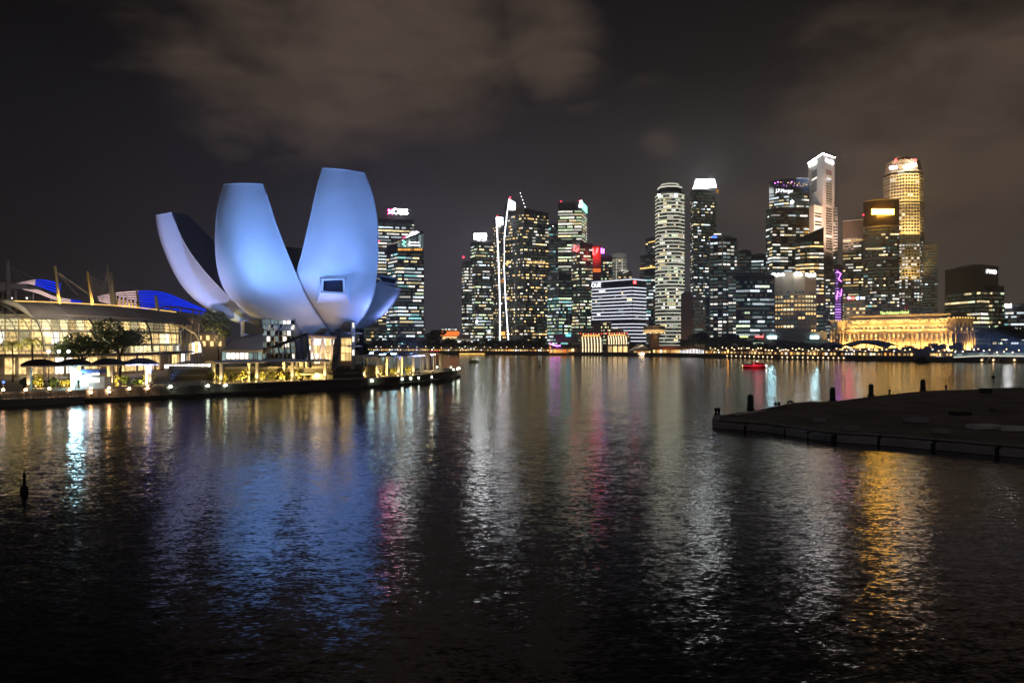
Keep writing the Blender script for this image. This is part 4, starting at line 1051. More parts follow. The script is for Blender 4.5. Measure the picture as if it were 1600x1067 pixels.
# --- left pair beside the museum
o, fs, z1 = tower('dbs', 'tall glass tower with red star and white sign on its open crown frame', flat(591, 647, 930, 12, 40), 341, 'glass_dark', 'frame_dark', 3.9, 2.6, .95, (2, 7), OFF, seed=1)
f = fs[0]; m = MB()
for t in range(9):
    p = f[0].lerp(f[1], t / 8); m.ebox(p, p + (f[1] - f[0]).normalized() * .5, f[2], z1, ZP(326, 930), -.5, 0)
for py in (326, 331, 336): m.ebox(f[0], f[1], f[2], ZP(py, 930) - .3, ZP(py, 930) + .3, -.4, -.1)
m.build('crown_frame', 'frame_grey', o)
sign(o, f, 'DBS', 'sign_white', 615, 637, 326.5, 335)
m = MB(); c_ = on_face(f, 610, 331, .8); s_ = 4.2
for k in range(4):
    a_ = k * math.pi / 2 + .785; u = Vector((math.cos(a_) * (f[1] - f[0]).normalized().x, math.cos(a_) * (f[1] - f[0]).normalized().y, math.sin(a_))); w_ = Vector((math.cos(a_ + .5) * (f[1] - f[0]).normalized().x, math.cos(a_ + .5) * (f[1] - f[0]).normalized().y, math.sin(a_ + .5)))
    m.face([c_, c_ + w_ * s_ * .45, c_ + u * s_, c_ + (u + u - w_) * s_ * .45])
m.build('star_logo', 'sign_pink', o); ledline(o, [(594, 341), (594, 318)], 931, .25, 'frame_grey'); beacon(o, 592, 377, 928, 1.0)
fo = corner(604, 621, 662, 840, 26, 10)
o, fs, z1 = tower('stanchart', 'glass tower with slanting lit crown and green-blue emblem, beside the small museum petal', fo, 388, 'glass_teal', 'frame_dark', 3.9, 2.5, 1.0, (2, 7), (('win_white', 4), ('win_cool', 3), ('win_yellow', 2), ('win_teal', 2), ('win_green', 1)), seed=2)
m = MB(); m.prism(fo, z1 + .6, [ZP(383, 860), ZP(380, 840), ZP(361, 850), ZP(361, 870)]); cr = m.build('glass_crown', 'glass_blue', o)
f = fs[-1]
for t in range(10):
    a_, b_ = f[0].lerp(f[1], (t + .06) / 10), f[0].lerp(f[1], (t + .94) / 10); top = 379.5 - 17.5 * (t + .1) / 10; m = MB(); m.ebox(a_, b_, f[2], z1 + 1.2, ZP(top, 845) - .8, .05, .15); m.build('pane', 'win_dim', cr)
sign(o, f, 'Standard\nChartered', 'sign_read', 637, 656, 377, 384.5)
c_ = on_face(f, 631, 380, .7); m = MB(); m.tube([c_ + Vector((-2, 0, 3)), c_ + Vector((2, 0, 1)), c_ + Vector((-2, 0, -1)), c_ + Vector((2, 0, -3.5))], .7, 6); m.build('emblem', 'sign_green', o)
for t in range(12): panel(o, f, 622 + t * 3.2, 624.4 + t * 3.2, 388.5, 391.5, 'win_amber', 'window', .4)
o, fs, z1 = tower('low0', 'low grey office block behind the short museum petal', flat(560, 592, 870, 0, 30), 505, 'glass_brown', 'concrete', 4, 3, .5, (1, 3), WRM, seed=3, name='office_block', cat='building')
# --- orange pavilion and cream podium
Y = 800; o = thing('octagonal_pavilion', 'tiered pavilion with glowing orange band and flared roof above the dark trees', 'pavilion', V3(RAY(702, Y), GZ))
for nm, mt, prof in (('base', 'concrete_brown', [(8, 0), (8, ZP(530, Y) - GZ)]),):
    m = MB(); m.lathe(V3(RAY(702, Y), GZ), prof, 8, smooth=False); m.build(nm, mt, o)
m = MB(); m.lathe(V3(RAY(702, Y), ZP(530, Y)), [(8.5, 0), (8.5, 2.6)], 8, smooth=False); m.build('gallery', 'shop_warm', o)
m = MB(); m.lathe(V3(RAY(702, Y), ZP(525, Y)), [(8.5, 0), (10.8, 1.2), (11.2, 4.8)], 8, smooth=False); m.build('orange_band', 'led_orange', o)
m = MB(); m.lathe(V3(RAY(702, Y), ZP(517.5, Y)), [(11.8, 0), (12.4, .7), (4, 2.4)], 8, smooth=False); m.build('roof', 'roof_dark', o)
for k in range(5): piece('lamp', 'pane', 'win_white', P(692 + k * 5, 515, Y - 9), (2.2, 1, 1.5), 0, o)
o, fs, z1 = tower('cream', 'low cream lit podium block beside the orange pavilion', flat(711, 739, 790, 0, 20), 529, 'stone_warm', 'concrete_pale', 3.4, 2.2, 0, (1, 1), WRM, seed=4, name='podium_block', cat='building', wbot=1, wtop=0)
for t in range(9): panel(o, fs[0], 712 + t * 3, 714.4 + t * 3, 530.5, 535.5, 'shop_white', 'window', .1)
# --- tower with the white crown sign
o, fs, z1 = tower('asq', 'faceted glass tower with brilliant white crown sign beside a slimmer dark wing', corner(735, 743, 773, 960, 18, 10), 378, 'glass_teal', 'frame_dark', 3.9, 2.3, .95, (1, 5), (('win_white', 3), ('win_yellow', 3), ('win_green', 2), ('win_cool', 3)), seed=5)
tower('asq2', '', corner(722, 726, 738, 968, 14, 4), 410, 'glass_blue', 'frame_dark', 3.9, 2.3, .7, (1, 4), (('win_white', 3), ('win_yellow', 2), ('win_cool', 3)), seed=6, parent=o)
f = fs[-1]; panel(o, f, 746, 771, 374.5, 378, 'frame_grey', 'crown', -2, 6)
for a_, c_ in ((740.5, 744.5), (746, 749.5), (750.5, 754.5), (755, 759.8)): panel(o, f, a_, c_, 365, 374 if a_ != 750.5 else 372, 'sign_white', 'sign', .6)
beacon(o, 724, 402, 965, 1.5)
# --- twin sail towers
o, fs, z1 = tower('sail1', 'lower of the twin residential towers edged with a white light line', corner(771, 779, 791, 850, 14, 4), 340, 'glass_blue', 'frame_dark', 3.4, 2.2, .34, (1, 2), (('win_white', 2), ('win_yellow', 3), ('win_gold', 2)), seed=7, name='residential_tower')
ledline(o, [(775.5, 340), (777, 365), (779.5, 420), (781, 470), (781.2, 532)], 846, .75); m = MB(); m.hexa([P(775.5, 352, 847), P(786, 352, 847), P(786, 352, 849), P(775.5, 352, 849), P(775.5, 339, 847), P(786, 340, 847), P(786, 340, 849), P(775.5, 339, 849)]); m.build('crown_panel', 'sign_soft', o); beacon(o, 777, 337.5, 848, .6)
for py, w in ((439.5, 8), (521, 9)): piece('lit_sky_garden', 'pane', 'win_amber', P(785, py, 846), (w * .66, 1, 4), 0, o)
fo = corner(789, 819, 857, 835, 22, 16)
o, fs, z1 = tower('sail2', 'taller twin residential tower with slanting top, dotted spire and curved light line', fo, 328, 'glass_brown', 'frame_dark', 3.4, 2.1, .40, (1, 3), (('win_white', 3), ('win_yellow', 4), ('win_gold', 3)), seed=8, tops=[ZP(318, 857), ZP(325, 835), ZP(333, 851), ZP(333, 870)], maxw=290, name='residential_tower')
ledline(o, [(795.5, 311), (792, 335), (788, 372), (787.8, 420), (790, 470), (794.5, 533)], 831, .6)
m = MB(); m.hexa([P(795.5, 328.5, 833), P(805, 328.5, 833), P(805, 328.5, 835), P(795.5, 328.5, 835), P(796, 311.5, 833), P(805, 316.5, 833), P(805, 316.5, 835), P(796, 311.5, 835)]); m.build('crown_panel', 'sign_soft', o); beacon(o, 797, 309, 833, 1.1)
m = MB(); m.tube([P(821, 326, 834), P(813, 302, 834)], [.5, .2], 5); m.build('spire', 'frame_grey', o)
for k in range(5): t = k / 4; piece('spire_lamp', 'globe', 'lamp_white', P(820.5 - 7.5 * t, 323.5 - 21.5 * t, 833), (.45, .45, .45), 0, o)
for f, rows in ((fs[0], ((410, 789, 801), (467, 790, 800), (414, 789, 796))), (fs[1], ((410, 823, 853),))):
    for py, x0, x1 in rows:
        for t in range(int((x1 - x0) / 2.6)): panel(o, f, x0 + t * 2.6, x0 + t * 2.6 + 2.1, py - 2, py + 1.6, 'win_gold', 'lit_sky_garden', .35)
o, fs, z1 = tower('thin', 'slim distant grey tower with faint teal windows between brighter towers', flat(857, 872, 1080, 0, 25), 350, 'glass_teal', 'frame_grey', 4, 3, .5, (1, 3), (('win_dim', 5), ('win_teal', 1)), seed=10)
piece('lamp', 'globe', 'lamp_white', P(864, 353.5, 1078), (.7, .7, .7), 0, o)
# --- green-lit office tower
fo = corner(872, 909, 917, 980, 3, 40)
o, fs, z1 = tower('ofc', 'bright office tower with greenish lit floors and a pale green corner screen', fo, 317, 'glass_dark', 'frame_green', 3.9, 2.4, 1.15, (3, 9), (('win_green', 4), ('win_white', 4), ('win_yellow', 3)), seed=12, wtop=8, winh=.55)
m = MB(); f = fs[1]; a_, c_ = f[0].lerp(f[1], .02), f[0].lerp(f[1], .98); m.ebox(a_, c_, f[2], ZP(327, 985), ZP(315, 980), .3, .6); m.build('corner_screen', 'sign_green', o)
m = MB(); m.hexa([P(904, 324, 977), P(909.5, 324, 977), P(909.5, 324, 979), P(904, 324, 979), P(906, 314, 977), P(909.5, 313, 977), P(909.5, 313, 979), P(906, 314, 979)]); m.build('corner_screen', 'sign_soft', o)
beacon(o, 876.5, 315, 979, .8); beacon(o, 905, 314, 979, .8)
for py in (345, 349, 366, 374): ledline(o, [(909, py), (916.5, py + 6)], 979, .35, 'led_cream')
o, fs, z1 = tower('teal', 'lower teal glass block with green and cyan lit windows', corner(855, 873, 893, 800, 20, 4), 429, 'glass_teal', 'frame_dark', 3.6, 2.0, 1.0, (1, 5), (('win_green', 4), ('win_teal', 4), ('win_cool', 2)), seed=13)
# --- red sign tower
o, fs, z1 = tower('red', 'dark tower with glowing red emblems, red lit shaft and purple sign', corner(893, 906, 926, 880, 16, 6), 381, 'glass_brown', 'frame_dark', 3.7, 2.2, .55, (1, 4), (('win_yellow', 3), ('win_green', 2), ('win_white', 2)), seed=14)
tower('red_b', '', flat(939, 957, 884, 0, 25), 401, 'glass_dark', 'frame_dark', 3.7, 2.2, .7, (1, 3), (('win_yellow', 3), ('win_green', 2)), seed=15, parent=o)
m = MB(); m.prism(flat(926, 939, 880, 0, 20), GZ, ZP(384, 880)); m.build('shaft', 'roof_red', o)
m = MB(); c_ = P(929, 397, 878); m.tube([P(926.8, 388, 878), P(926.8, 397, 878), P(930, 398.3, 878)], .9, 6); m.build('emblem', 'sign_red', o)
m = MB(); m.tube([P(931.5, 396, 878), P(933.6, 388, 878)], 1.3, 6); m.build('emblem', 'sign_red', o)
m = MB(); m.tube([P(896.5, 392, 886), P(898, 383, 886)], 1.0, 6); m.build('emblem', 'sign_red', o); m = MB(); m.tube([P(900, 393, 884), P(904, 388, 881)], 1.2, 6); m.build('emblem', 'sign_red', o)
for k in (0, 1): m = MB(); m.tube([P(939.6 + k * 3, 396, 881), P(939.8 + k * 3.2, 388 + k, 881)], .9, 6); m.build('emblem', 'sign_purple', o)
for py in (421, 424): piece('red_strip', 'pane', 'led_orange', P(932.5, py, 879), (9, 1, 1.6), 0, o)
light('emblem_glow', 'POINT', P(931, 400, 872), 9000, (1, .08, .1), size=2, parent=o)
# --- grey towers behind
o, fs, z1 = tower('grey1', 'pale grey tower with floodlit upper corner behind the red emblem tower', flat(957, 979, 1010, 0, 30), 397, 'concrete', 'concrete_pale', 4, 3.4, .12, (1, 2), WRM, seed=16)
for px in (963, 972): piece('light_fin', 'box', 'led_cream', P(px, 428, 1006), (.9, .5, 40), 0, o)
light('crown_flood', 'POINT', P(970, 420, 985), 9000, (1, .93, .8), size=2, parent=o)
o, fs, z1 = tower('grey2', 'short grey stepped tower with a slanting white light bar', flat(966, 987, 985, 0, 30), 424, 'concrete', 'concrete', 4, 3.4, .2, (1, 2), WRM, seed=17)
ledline(o, [(973, 427), (981.5, 423.5)], 982, .8, 'led_cream')
# --- white-banded waterfront block
YB = 735; zt = ZP(436, YB); fo = corner(925, 988, 1009, YB, 38, 14)
o = thing('banded_office_block', 'wide waterfront block ringed by white light bands with white OUE lettering', 'building', V3(fo[1], GZ)); TW['oue'] = o
zsplit = ZP(502, YB)
m = MB(); m.prism(fo, zsplit, zt); m.build('upper_body', 'glass_blue', o)
steps = [(956, 502, 511.5), (975, 511.5, 517), (981, 517, 523), (986, 523, 548)]
fsu = faces_of(fo)
for x0, pa, pb in steps:
    t = (on_face(fsu[0], x0, 500, 0).to_2d() - fsu[0][0]).length / fsu[0][3]; L2 = fsu[0][0].lerp(fsu[0][1], t); fo2 = [L2, fo[1], fo[2], L2 + fo[2] - fo[1]]
    m = MB(); m.prism(fo2, ZP(pb, YB) if pb < 540 else GZ, ZP(pa, YB)); m.build('lower_body', 'glass_blue', o)
    k = 0
    for py in [q for q in (506, 511.3, 516.5, 522, 527.5, 533) if pa <= q <= pb]:
        for f in faces_of(fo2)[:2]:
            z = ZP(py, YB); m = MB(); m.ebox(f[0], f[1], f[2], z - .45, z + .45, 0, .6); m.build('light_band', 'led_white', o)
rg = random.Random(4)
for py in [436.4] + [449 + 5.42 * k for k in range(10)]:
    z = ZP(py, YB)
    for f in fsu: m = MB(); m.ebox(f[0], f[1], f[2], z - .5, z + .5, 0, .7); m.build('light_band', 'led_white', o)
    if py > 440:
        for f in fsu:
            nb = int(f[3] / 2.2); i = 0
            while i < nb:
                if rg.random() < .08:
                    r = min(nb - i, rg.randint(1, 4)); p = f[0].lerp(f[1], (i + r / 2) / nb) + f[2] * .05; piece('window', 'pane', rg.choice(['win_dim', 'win_dim', 'win_white', 'win_yellow']), V3(p, z - 1.7), (f[3] / nb * r * .92, 1, 1.5), fang(f), o); i += r
                i += 1
for f in fsu:
    nb = int(f[3] / 2.2); m = MB()
    for i in range(nb + 1): p = f[0].lerp(f[1], i / nb); m.ebox(p, p + (f[1] - f[0]).normalized() * .12, f[2], zsplit, zt, 0, .2)
    m.build('cladding', 'frame_dark', o, kind='stuff')
sign(o, fsu[0], 'OUE', 'sign_read', 925.5, 940, 442.5, 449, 1.2)
c_ = on_face(fsu[1], 991, 441, .6); m = MB(); m.lathe(c_ - Vector((0, 0, 1.4)), [(1.1, 0), (1.5, 1.2), (.8, 2.6)], 8); m.build('emblem', 'sign_red', o)
for k in range(5): piece('pier', 'box', 'concrete', V3(fsu[0][0].lerp(fsu[0][1], .06 + k * .11) + Vector((0, 1)), (GZ + zsplit) / 2), (1.2, 1.2, zsplit - GZ), 0, o)
# --- customs tower disc
Y = 690; c_ = RAY(1022, Y); o = thing('lookout_tower', 'round lookout tower with orange-lit flared gallery in front of the banded cylinder tower', 'tower', V3(c_, GZ))
m = MB(); m.tube([V3(c_, GZ), V3(c_, ZP(522, Y))], 4.6, 8, smooth=False); m.build('stem', 'concrete_brown', o)
m = MB(); m.lathe(V3(c_, ZP(524, Y)), [(5, 0), (8.6, 2.0)], 12, smooth=False); m.build('flared_soffit', 'concrete_brown', o)
m = MB(); m.lathe(V3(c_, ZP(520, Y)), [(8.7, 0), (9.3, 2.6)], 12, smooth=False); m.build('gallery', 'win_gold', o)
m = MB(); m.lathe(V3(c_, ZP(515.5, Y)), [(10.2, 0), (10.4, .8), (9.6, 1.6), (9.4, 3.6), (5.6, 3.8), (5.4, 5.2)], 12, smooth=False); m.build('roof', 'concrete_brown', o)
for k in range(12):
    a_ = 2 * math.pi * k / 12; piece('lamp', 'globe', 'lamp_warm', (c_.x + math.cos(a_) * 9.6, c_.y + math.sin(a_) * 9.6, ZP(520.5, Y)), (.35, .35, .35), 0, o)
light('gallery_glow', 'POINT', V3(c_ - Vector((0, 13)), ZP(522, Y)), 1500, (1, .6, .22), size=1, parent=o)
# --- stepped tower behind cylinder
o, fs, z1 = tower('step', 'dark stepped tower with orange lit ledges left of the banded cylinder tower', flat(1000, 1027, 1000, 0, 40), 399, 'glass_brown', 'frame_dark', 4, 3, .15, (1, 2), WRM, seed=18)
tower('step_b', '', flat(1009, 1030, 1004, 0, 30), 372, 'glass_brown', 'frame_dark', 4, 3, .12, (1, 2), WRM, seed=19, z0=ZP(400, 1000), wbot=2, parent=o)
ledline(o, [(1000, 420), (1026, 417)], 997, .9, 'led_gold'); ledline(o, [(1013, 379), (1026, 376.5)], 1001, .7, 'led_gold')
o, fs, z1 = tower('stepl', 'lower teal glass block beneath the orange ledge, beside the OUE block', flat(1006, 1028, 880, 0, 30), 422, 'glass_teal', 'frame_dark', 4, 2.6, .5, (2, 4), COOL, seed=20)
# --- octagonal banded tower
YO = 770; fo = ngon(1046.5, 22.0, YO, 8)
o, fs, z1 = tower('octa', 'octagonal tower wrapped in bright cream floor bands with stepped red cap', fo, 301, 'glass_dark', 'frame_dark', 3.55, 2.4, .5, (1, 4), (('win_white', 3), ('win_yellow', 4), ('win_green', 2)), seed=21, single_bands='led_cream', bandh=.34, proud=.6, mull=.12, wtop=1)  # cream bands glow: window light on the ledges is put into their colour
for r_, pa, pb in ((18.5, 301, 295.5), (13.5, 295.5, 290.5)):
    m = MB(); m.prism(ngon(1046.5, r_, YO), ZP(pa, YO), ZP(pb, YO)); m.build('crown_step', 'glass_dark', o)
    m = MB(); m.prism(ngon(1046.5, r_ + .8, YO), ZP(pb, YO) - .1, ZP(pb, YO) + 1.2); m.build('crown_band', 'led_cream', o)
m = MB(); m.prism(ngon(1046.5, 8, YO), ZP(290, YO), ZP(288, YO)); m.build('cap', 'roof_red', o)
for px in (1030, 1056): piece('crown_lamp', 'globe', 'sign_white', P(px, 305.5, YO - 16), (1.5, .8, 1.5), 0, o)
for k in range(12): piece('window', 'pane', 'win_yellow', P(1064, 372 + k * 12.5, YO - 2), (2.4, 1, 1.6), 0, o)
o, fs, z1 = tower('octb', 'dark glass wing tower directly right of the cylinder tower', flat(1058, 1070, 800, 0, 26), 372, 'glass_teal', 'frame_dark', 3.6, 2.5, .8, (1, 2), (('win_yellow', 2), ('win_green', 2), ('win_dim', 4)), seed=22)
# --- white-crowned dark tower
fo = corner(1079, 1084, 1119, 960, 22, 8); o, fs, z1 = tower('ocean', 'dark blue glass tower with a glowing solid white crown', fo, 296, 'glass_blue', 'frame_dark', 3.9, 2.6, .38, (1, 3), OFF, seed=23)
cb = [P(1082.5, 295.5, 968), P(1119.5, 293, 962), P(1119.5, 293, 985), P(1082.5, 295.5, 990)]; ct = [P(1087.5, 280.5, 968), P(1116.5, 280, 964), P(1116.5, 280, 983), P(1087.5, 280.5, 987)]
m = MB(); m.hexa(cb + ct); m.build('white_crown', 'crown_white', o); piece('lamp', 'pane', 'win_amber', P(1121, 299, 960), (3, 1, 5), 0, o)
for k in range(6): piece('crown_rib', 'box', 'steel_white', P(1085 + k * 6.4, 288, 963.5), (.35, .5, 11), 0, o)
# --- brown block
o, fs, z1 = tower('brown', 'plain brown blank-walled block with paler windowed wing', flat(1064, 1083, 740, 0, 30), 459, 'concrete_brown', 'concrete_brown', 4, 30, 0, (1, 1), WRM, seed=24, mull=0, bandh=.05)
tower('brown_b', '', flat(1083, 1101, 742, 0, 28), 464, 'concrete', 'concrete_pale', 3.4, 1.8, .35, (1, 3), (('win_dim', 3), ('win_white', 2)), seed=25, parent=o)
light('street_glow', 'POINT', V3(RAY(1080, 715), 10), 2600, (1, .62, .35), size=2, parent=o)
# --- lattice tower
o, fs, z1 = tower('lattice', 'lattice-framed pale grey tower with blue sign on its roof', corner(1108, 1129, 1153, 790, 10, 8), 371, 'glass_dark', 'concrete', 3.7, 4.6, .6, (1, 3), (('win_white', 4), ('win_cool', 2), ('win_dim', 3)), seed=26, bandh=.26, proud=.8, mull=.5)
tower('lattice_b', '', flat(1138, 1166, 770, 0, 24), 425, 'glass_dark', 'concrete', 3.7, 4.6, .6, (1, 3), (('win_white', 3), ('win_dim', 3)), seed=27, parent=o, bandh=.26, proud=.8, mull=.5)
for px, yy in ((1109, 797), (1129, 786), (1152, 795)): piece('fin', 'box', 'concrete_pale', Vector(((px - 800) / F * yy, yy, (GZ + z1) / 2)), (.9, 1.4, z1 - GZ), 0, o)
ledline(o, [(1109.5, 371), (1109.5, 345)], 797, .3, 'frame_grey'); piece('sign', 'pane', 'sign_blue', P(1116, 370.5, 785), (5.5, 1, 2.2), 0, o); piece('sign', 'pane', 'win_white', P(1121, 366, 788), (7.5, 1, 1.3), 0, o)
# --- dark blocks
o, fs, z1 = tower('dark1', 'dark block with pale lit side wing between lattice and curved towers', flat(1153, 1174, 905, 0, 40), 392, 'glass_dark', 'frame_dark', 4, 3, .08, (1, 2), COOL, seed=28)
tower('dark1b', '', flat(1174, 1197, 903, 0, 36), 398, 'glass_teal', 'frame_grey', 4, 2.6, .8, (1, 6), (('win_dim', 5), ('win_cool', 3), ('win_teal', 2)), seed=29, parent=o)
o, fs, z1 = tower('dark2', 'low dark green glass block with long bluish lit strips', corner(1150, 1172, 1210, 700, 6, 2), 430, 'glass_teal', 'frame_dark', 4, 2.4, .55, (2, 6), (('win_cool', 4), ('win_dim', 3), ('win_green', 2)), seed=30)
panel(o, fs[0], 1153, 1169, 525, 527.2, 'sign_lime', 'sign'); panel(o, fs[1], 1180, 1193, 525, 527, 'sign_red', 'sign')
# --- curved bank tower
o, fs, z1 = tower('jpm', 'tall curved glass tower with white J.P.Morgan lettering near the top', arc(1202, 1264, 955, 10, 40), 279, 'glass_blue', 'frame_dark', 4, 2.8, .5, (2, 6), (('win_cool', 3), ('win_white', 3), ('win_yellow', 2)), seed=31, wtop=16)
text('sign_lettering', 'J.P.Morgan', 'sign_read', P(1225.5, 299, 944), 5.5, .06, o, 22)
f0 = fs[3]; rg = random.Random(2)
for k in range(26): piece('crown_light', 'globe', rg.choice(['sign_purple', 'win_yellow', 'win_gold', 'win_purple']), P(1206 + rg.random() * 54, 283 + rg.random() * 9, 943), (.7, .4, .7), 0, o)
tower('jpmb', '', corner(1197, 1207, 1262, 938, 20, 6), 325, 'glass_dark', 'frame_dark', 4, 5.2, .75, (1, 3), (('win_white', 4), ('win_yellow', 3), ('win_cool', 3)), seed=32, parent=o)
piece('corner_lamp', 'globe', 'sign_white', P(1238, 315.5, 940), (1.8, .8, 1.8), 0, o)
# --- white slab tower
fo = corner(1263, 1285.5, 1304, 1000, 54, 22); o, fs, z1 = tower('orp', 'tallest pale prism tower, floodlit, with white light lines on its top edges', fo, 240.5, 'concrete_pale', 'concrete_pale', 3.9, 60, 0, (1, 1), WRM, seed=33, mull=0, bandh=.04, proud=.1)
for fi, (f, x0, x1) in enumerate(((fs[0], 1268.5, 1276.5), (fs[1], 1290.5, 1299.5))):
    py = 268; gaps = ((321, 326), (390, 396), (455, 462)) if fi else ((300, 320),)
    while py < (530 if fi else 372):
        if not any(g0 < py < g1 for g0, g1 in gaps):
            mt = rg.choices(['glass_dark', 'win_white', 'win_yellow'], [.88, .06, .06])[0]; a_, c_ = on_face(f, x0, py, .12), on_face(f, x1, py, .12); piece('window', 'pane', mt, (a_ + c_) / 2, ((c_ - a_).length, 1, 2.0), fang(f), o)
        py += 3.9
    a_, c_ = on_face(f, x0 - 4, 241, .5), on_face(f, x1 + 4, 241, .5); m = MB(); m.ebox(f[0], f[1], f[2], z1 - .2, z1 + .6, .1, .6); m.build('edge_light', 'sign_white', o)
for a_ in range(5): t = a_ / 5; c_ = on_face(fs[0], 1265.5 + 12 * t, 258.5 - 6 * t, .8); piece('sign', 'pane', 'sign_white', c_, (4.2, 1, 3.4), fang(fs[0]), o)
for a_ in range(5): c_ = on_face(fs[1], 1290.5 + 2.6 * a_, 250.2 + 1.1 * a_, .8); piece('sign', 'pane', 'sign_white', c_, (1.9, 1, 3.4), fang(fs[1]), o)
m = MB(); m.prism(corner(1260.5, 1272, 1285, 992, 20, 12), GZ, ZP(320, 992)); m.build('lower_wing', 'concrete_pale', o)
f = faces_of(corner(1260.5, 1272, 1285, 992, 20, 12))[1]
for k in range(9): a_, c_ = on_face(f, 1273, 334 + k * 4.4, .1), on_face(f, 1283.5, 334 + k * 4.4, .1); piece('window', 'pane', 'win_cool' if k in (2, 5, 6) else 'glass_dark', (a_ + c_) / 2, ((c_ - a_).length, 1, 1.9), fang(f), o)
light('facade_flood', 'SPOT', P(1297, 372, 925), 1.6e6, (1, .62, .42), P(1297, 335, 1012), 2, 70, .9, o)
light('facade_flood', 'SPOT', P(1262, 285, 900), 6e5, (.85, .92, 1), P(1274, 262, 1030), 2, 50, .9, o)
# --- gold-windowed curved block
fo = arc(1243, 1287, 905, 8, 30, 6); o, fs, z1 = tower('goldc', 'curved dark block with long golden lit strips before the pale prism tower', fo, 370, 'glass_dark', 'frame_dark', 4.2, 3.4, 1.1, (2, 4), GOLD + (('win_white', 2),), seed=34, wbot=60)
m = MB(); m.hexa([P(1250, 372, 903), P(1287, 372, 903), P(1287, 372, 925), P(1250, 372, 925), P(1262, 366, 905), P(1287, 355, 905), P(1287, 355, 920), P(1262, 366, 920)]); m.build('sloped_top', 'glass_brown', o)
# --- bank block with white roof signs
fo = arc(1207, 1275, 730, 9, 40, 4); o, fs, z1 = tower('maybank', 'pale block of golden windows with three white signs on its roof band', fo, 426, 'stone_warm', 'stone_warm', 4.0, 3.0, 1.5, (2, 6), GOLD, seed=35, wtop=14, wbot=14, mull=.9, bandh=.42, proud=.5)
text('sign_lettering', 'Maybank', 'sign_letter', P(1216.5, 429.5, 721.5), 4.0, -.2, o, 10.5); text('sign_lettering', 'Maybank', 'sign_letter', P(1267, 430, 721.5), 4.0, .2, o, 10.5)
m = MB()
for px, py, r_ in ((1242.5, 428.5, 1.0), (1245.5, 427, 1.4), (1249.5, 427.5, 1.2), (1252, 429.5, .8)): m.lathe(P(px, py, 718), [(r_ * .4, -r_), (r_, 0), (r_ * .4, r_)], 8)
m.build('emblem', 'sign_letter', o, kind='stuff')
light('roof_band_glow', 'POINT', P(1241, 440, 700), 5200, (.7, .85, 1), size=2, parent=o)
o, fs, z1 = tower('may2', 'narrow dark block with pale brown top beside the golden-windowed block', flat(1275, 1290, 745, 0, 30), 463, 'glass_dark', 'frame_dark', 3.8, 2.4, .4, (1, 2), WRM, seed=36)
panel(o, fs[0], 1275, 1290, 463, 472, 'concrete_brown', 'top_band', .4)
o, fs, z1 = tower('pod', 'low grey waterfront podium with two white signs under the golden-windowed block', flat(1194, 1292, 695, -10, 20), 519, 'concrete', 'concrete', 4.5, 4, .1, (1, 2), WRM, seed=37, name='podium_block', cat='building', wbot=3)
for x0, x1 in ((1200, 1213), (1267, 1279)):
    for k in range(5): panel(o, fs[0], x0 + k * (x1 - x0) / 5, x0 + (k + .8) * (x1 - x0) / 5, 525.5, 528.6, 'sign_cool', 'sign', .6)
# --- purple tower
o, fs, z1 = tower('purple', 'slim tower striped with glowing purple light bars', flat(1303, 1316.5, 955, 0, 26), 415, 'glass_blue', 'frame_dark', 3.9, 3, 0, (1, 1), WRM, seed=38)
for k in range(20):
    py = 422 + k * 4.1; w = 9 if k > 8 else rg.uniform(3, 8); piece('light_bar', 'pane', 'win_purple', P(1305 + w * .5 + (rg.uniform(0, 2) if k < 9 else 0), py, 953), (w * .8, 1, 1.5), 0, o)
ledline(o, [(1308, 424), (1314, 428), (1310, 436), (1315, 440)], 952, .5, 'sign_purple'); ledline(o, [(1307, 468), (1309, 455), (1314, 462), (1315, 452)], 952, .5, 'sign_purple')
tower('purple_b', '', flat(1302, 1308.5, 985, 0, 20), 325, 'glass_dark', 'frame_dark', 3.9, 3, .3, (1, 1), WRM, seed=39, parent=o)
# --- dark tower, curved bank tower with amber sign
o, fs, z1 = tower('dk3', 'dark square tower with scattered golden strips left of the amber-signed tower', flat(1317, 1350, 1000, -14, 40), 343, 'glass_brown', 'frame_dark', 3.9, 3, .6, (1, 4), WRM, seed=40, wtop=22)
fo = arc(1349, 1405, 890, 7, 44); o, fs, z1 = tower('boc', 'curved brown tower with one broad glowing amber sign', fo, 312, 'glass_brown', 'concrete', 3.9, 2.6, .36, (1, 4), (('win_white', 3), ('win_yellow', 3), ('win_dim', 4), ('win_teal', .5)), seed=41, wtop=30, bandh=.5, proud=.5, mull=.1)
piece('sign', 'pane', 'sign_amber', P(1379.5, 331, 876), (25.5, 2, 6.2), 0, o); beacon(o, 1349, 336, 885, 1.0); light('sign_glow', 'POINT', P(1379, 331, 868), 5000, (1, .5, .08), size=3, parent=o)
ledline(o, [(1353, 389), (1403, 388)], 883, .9, 'win_yellow')
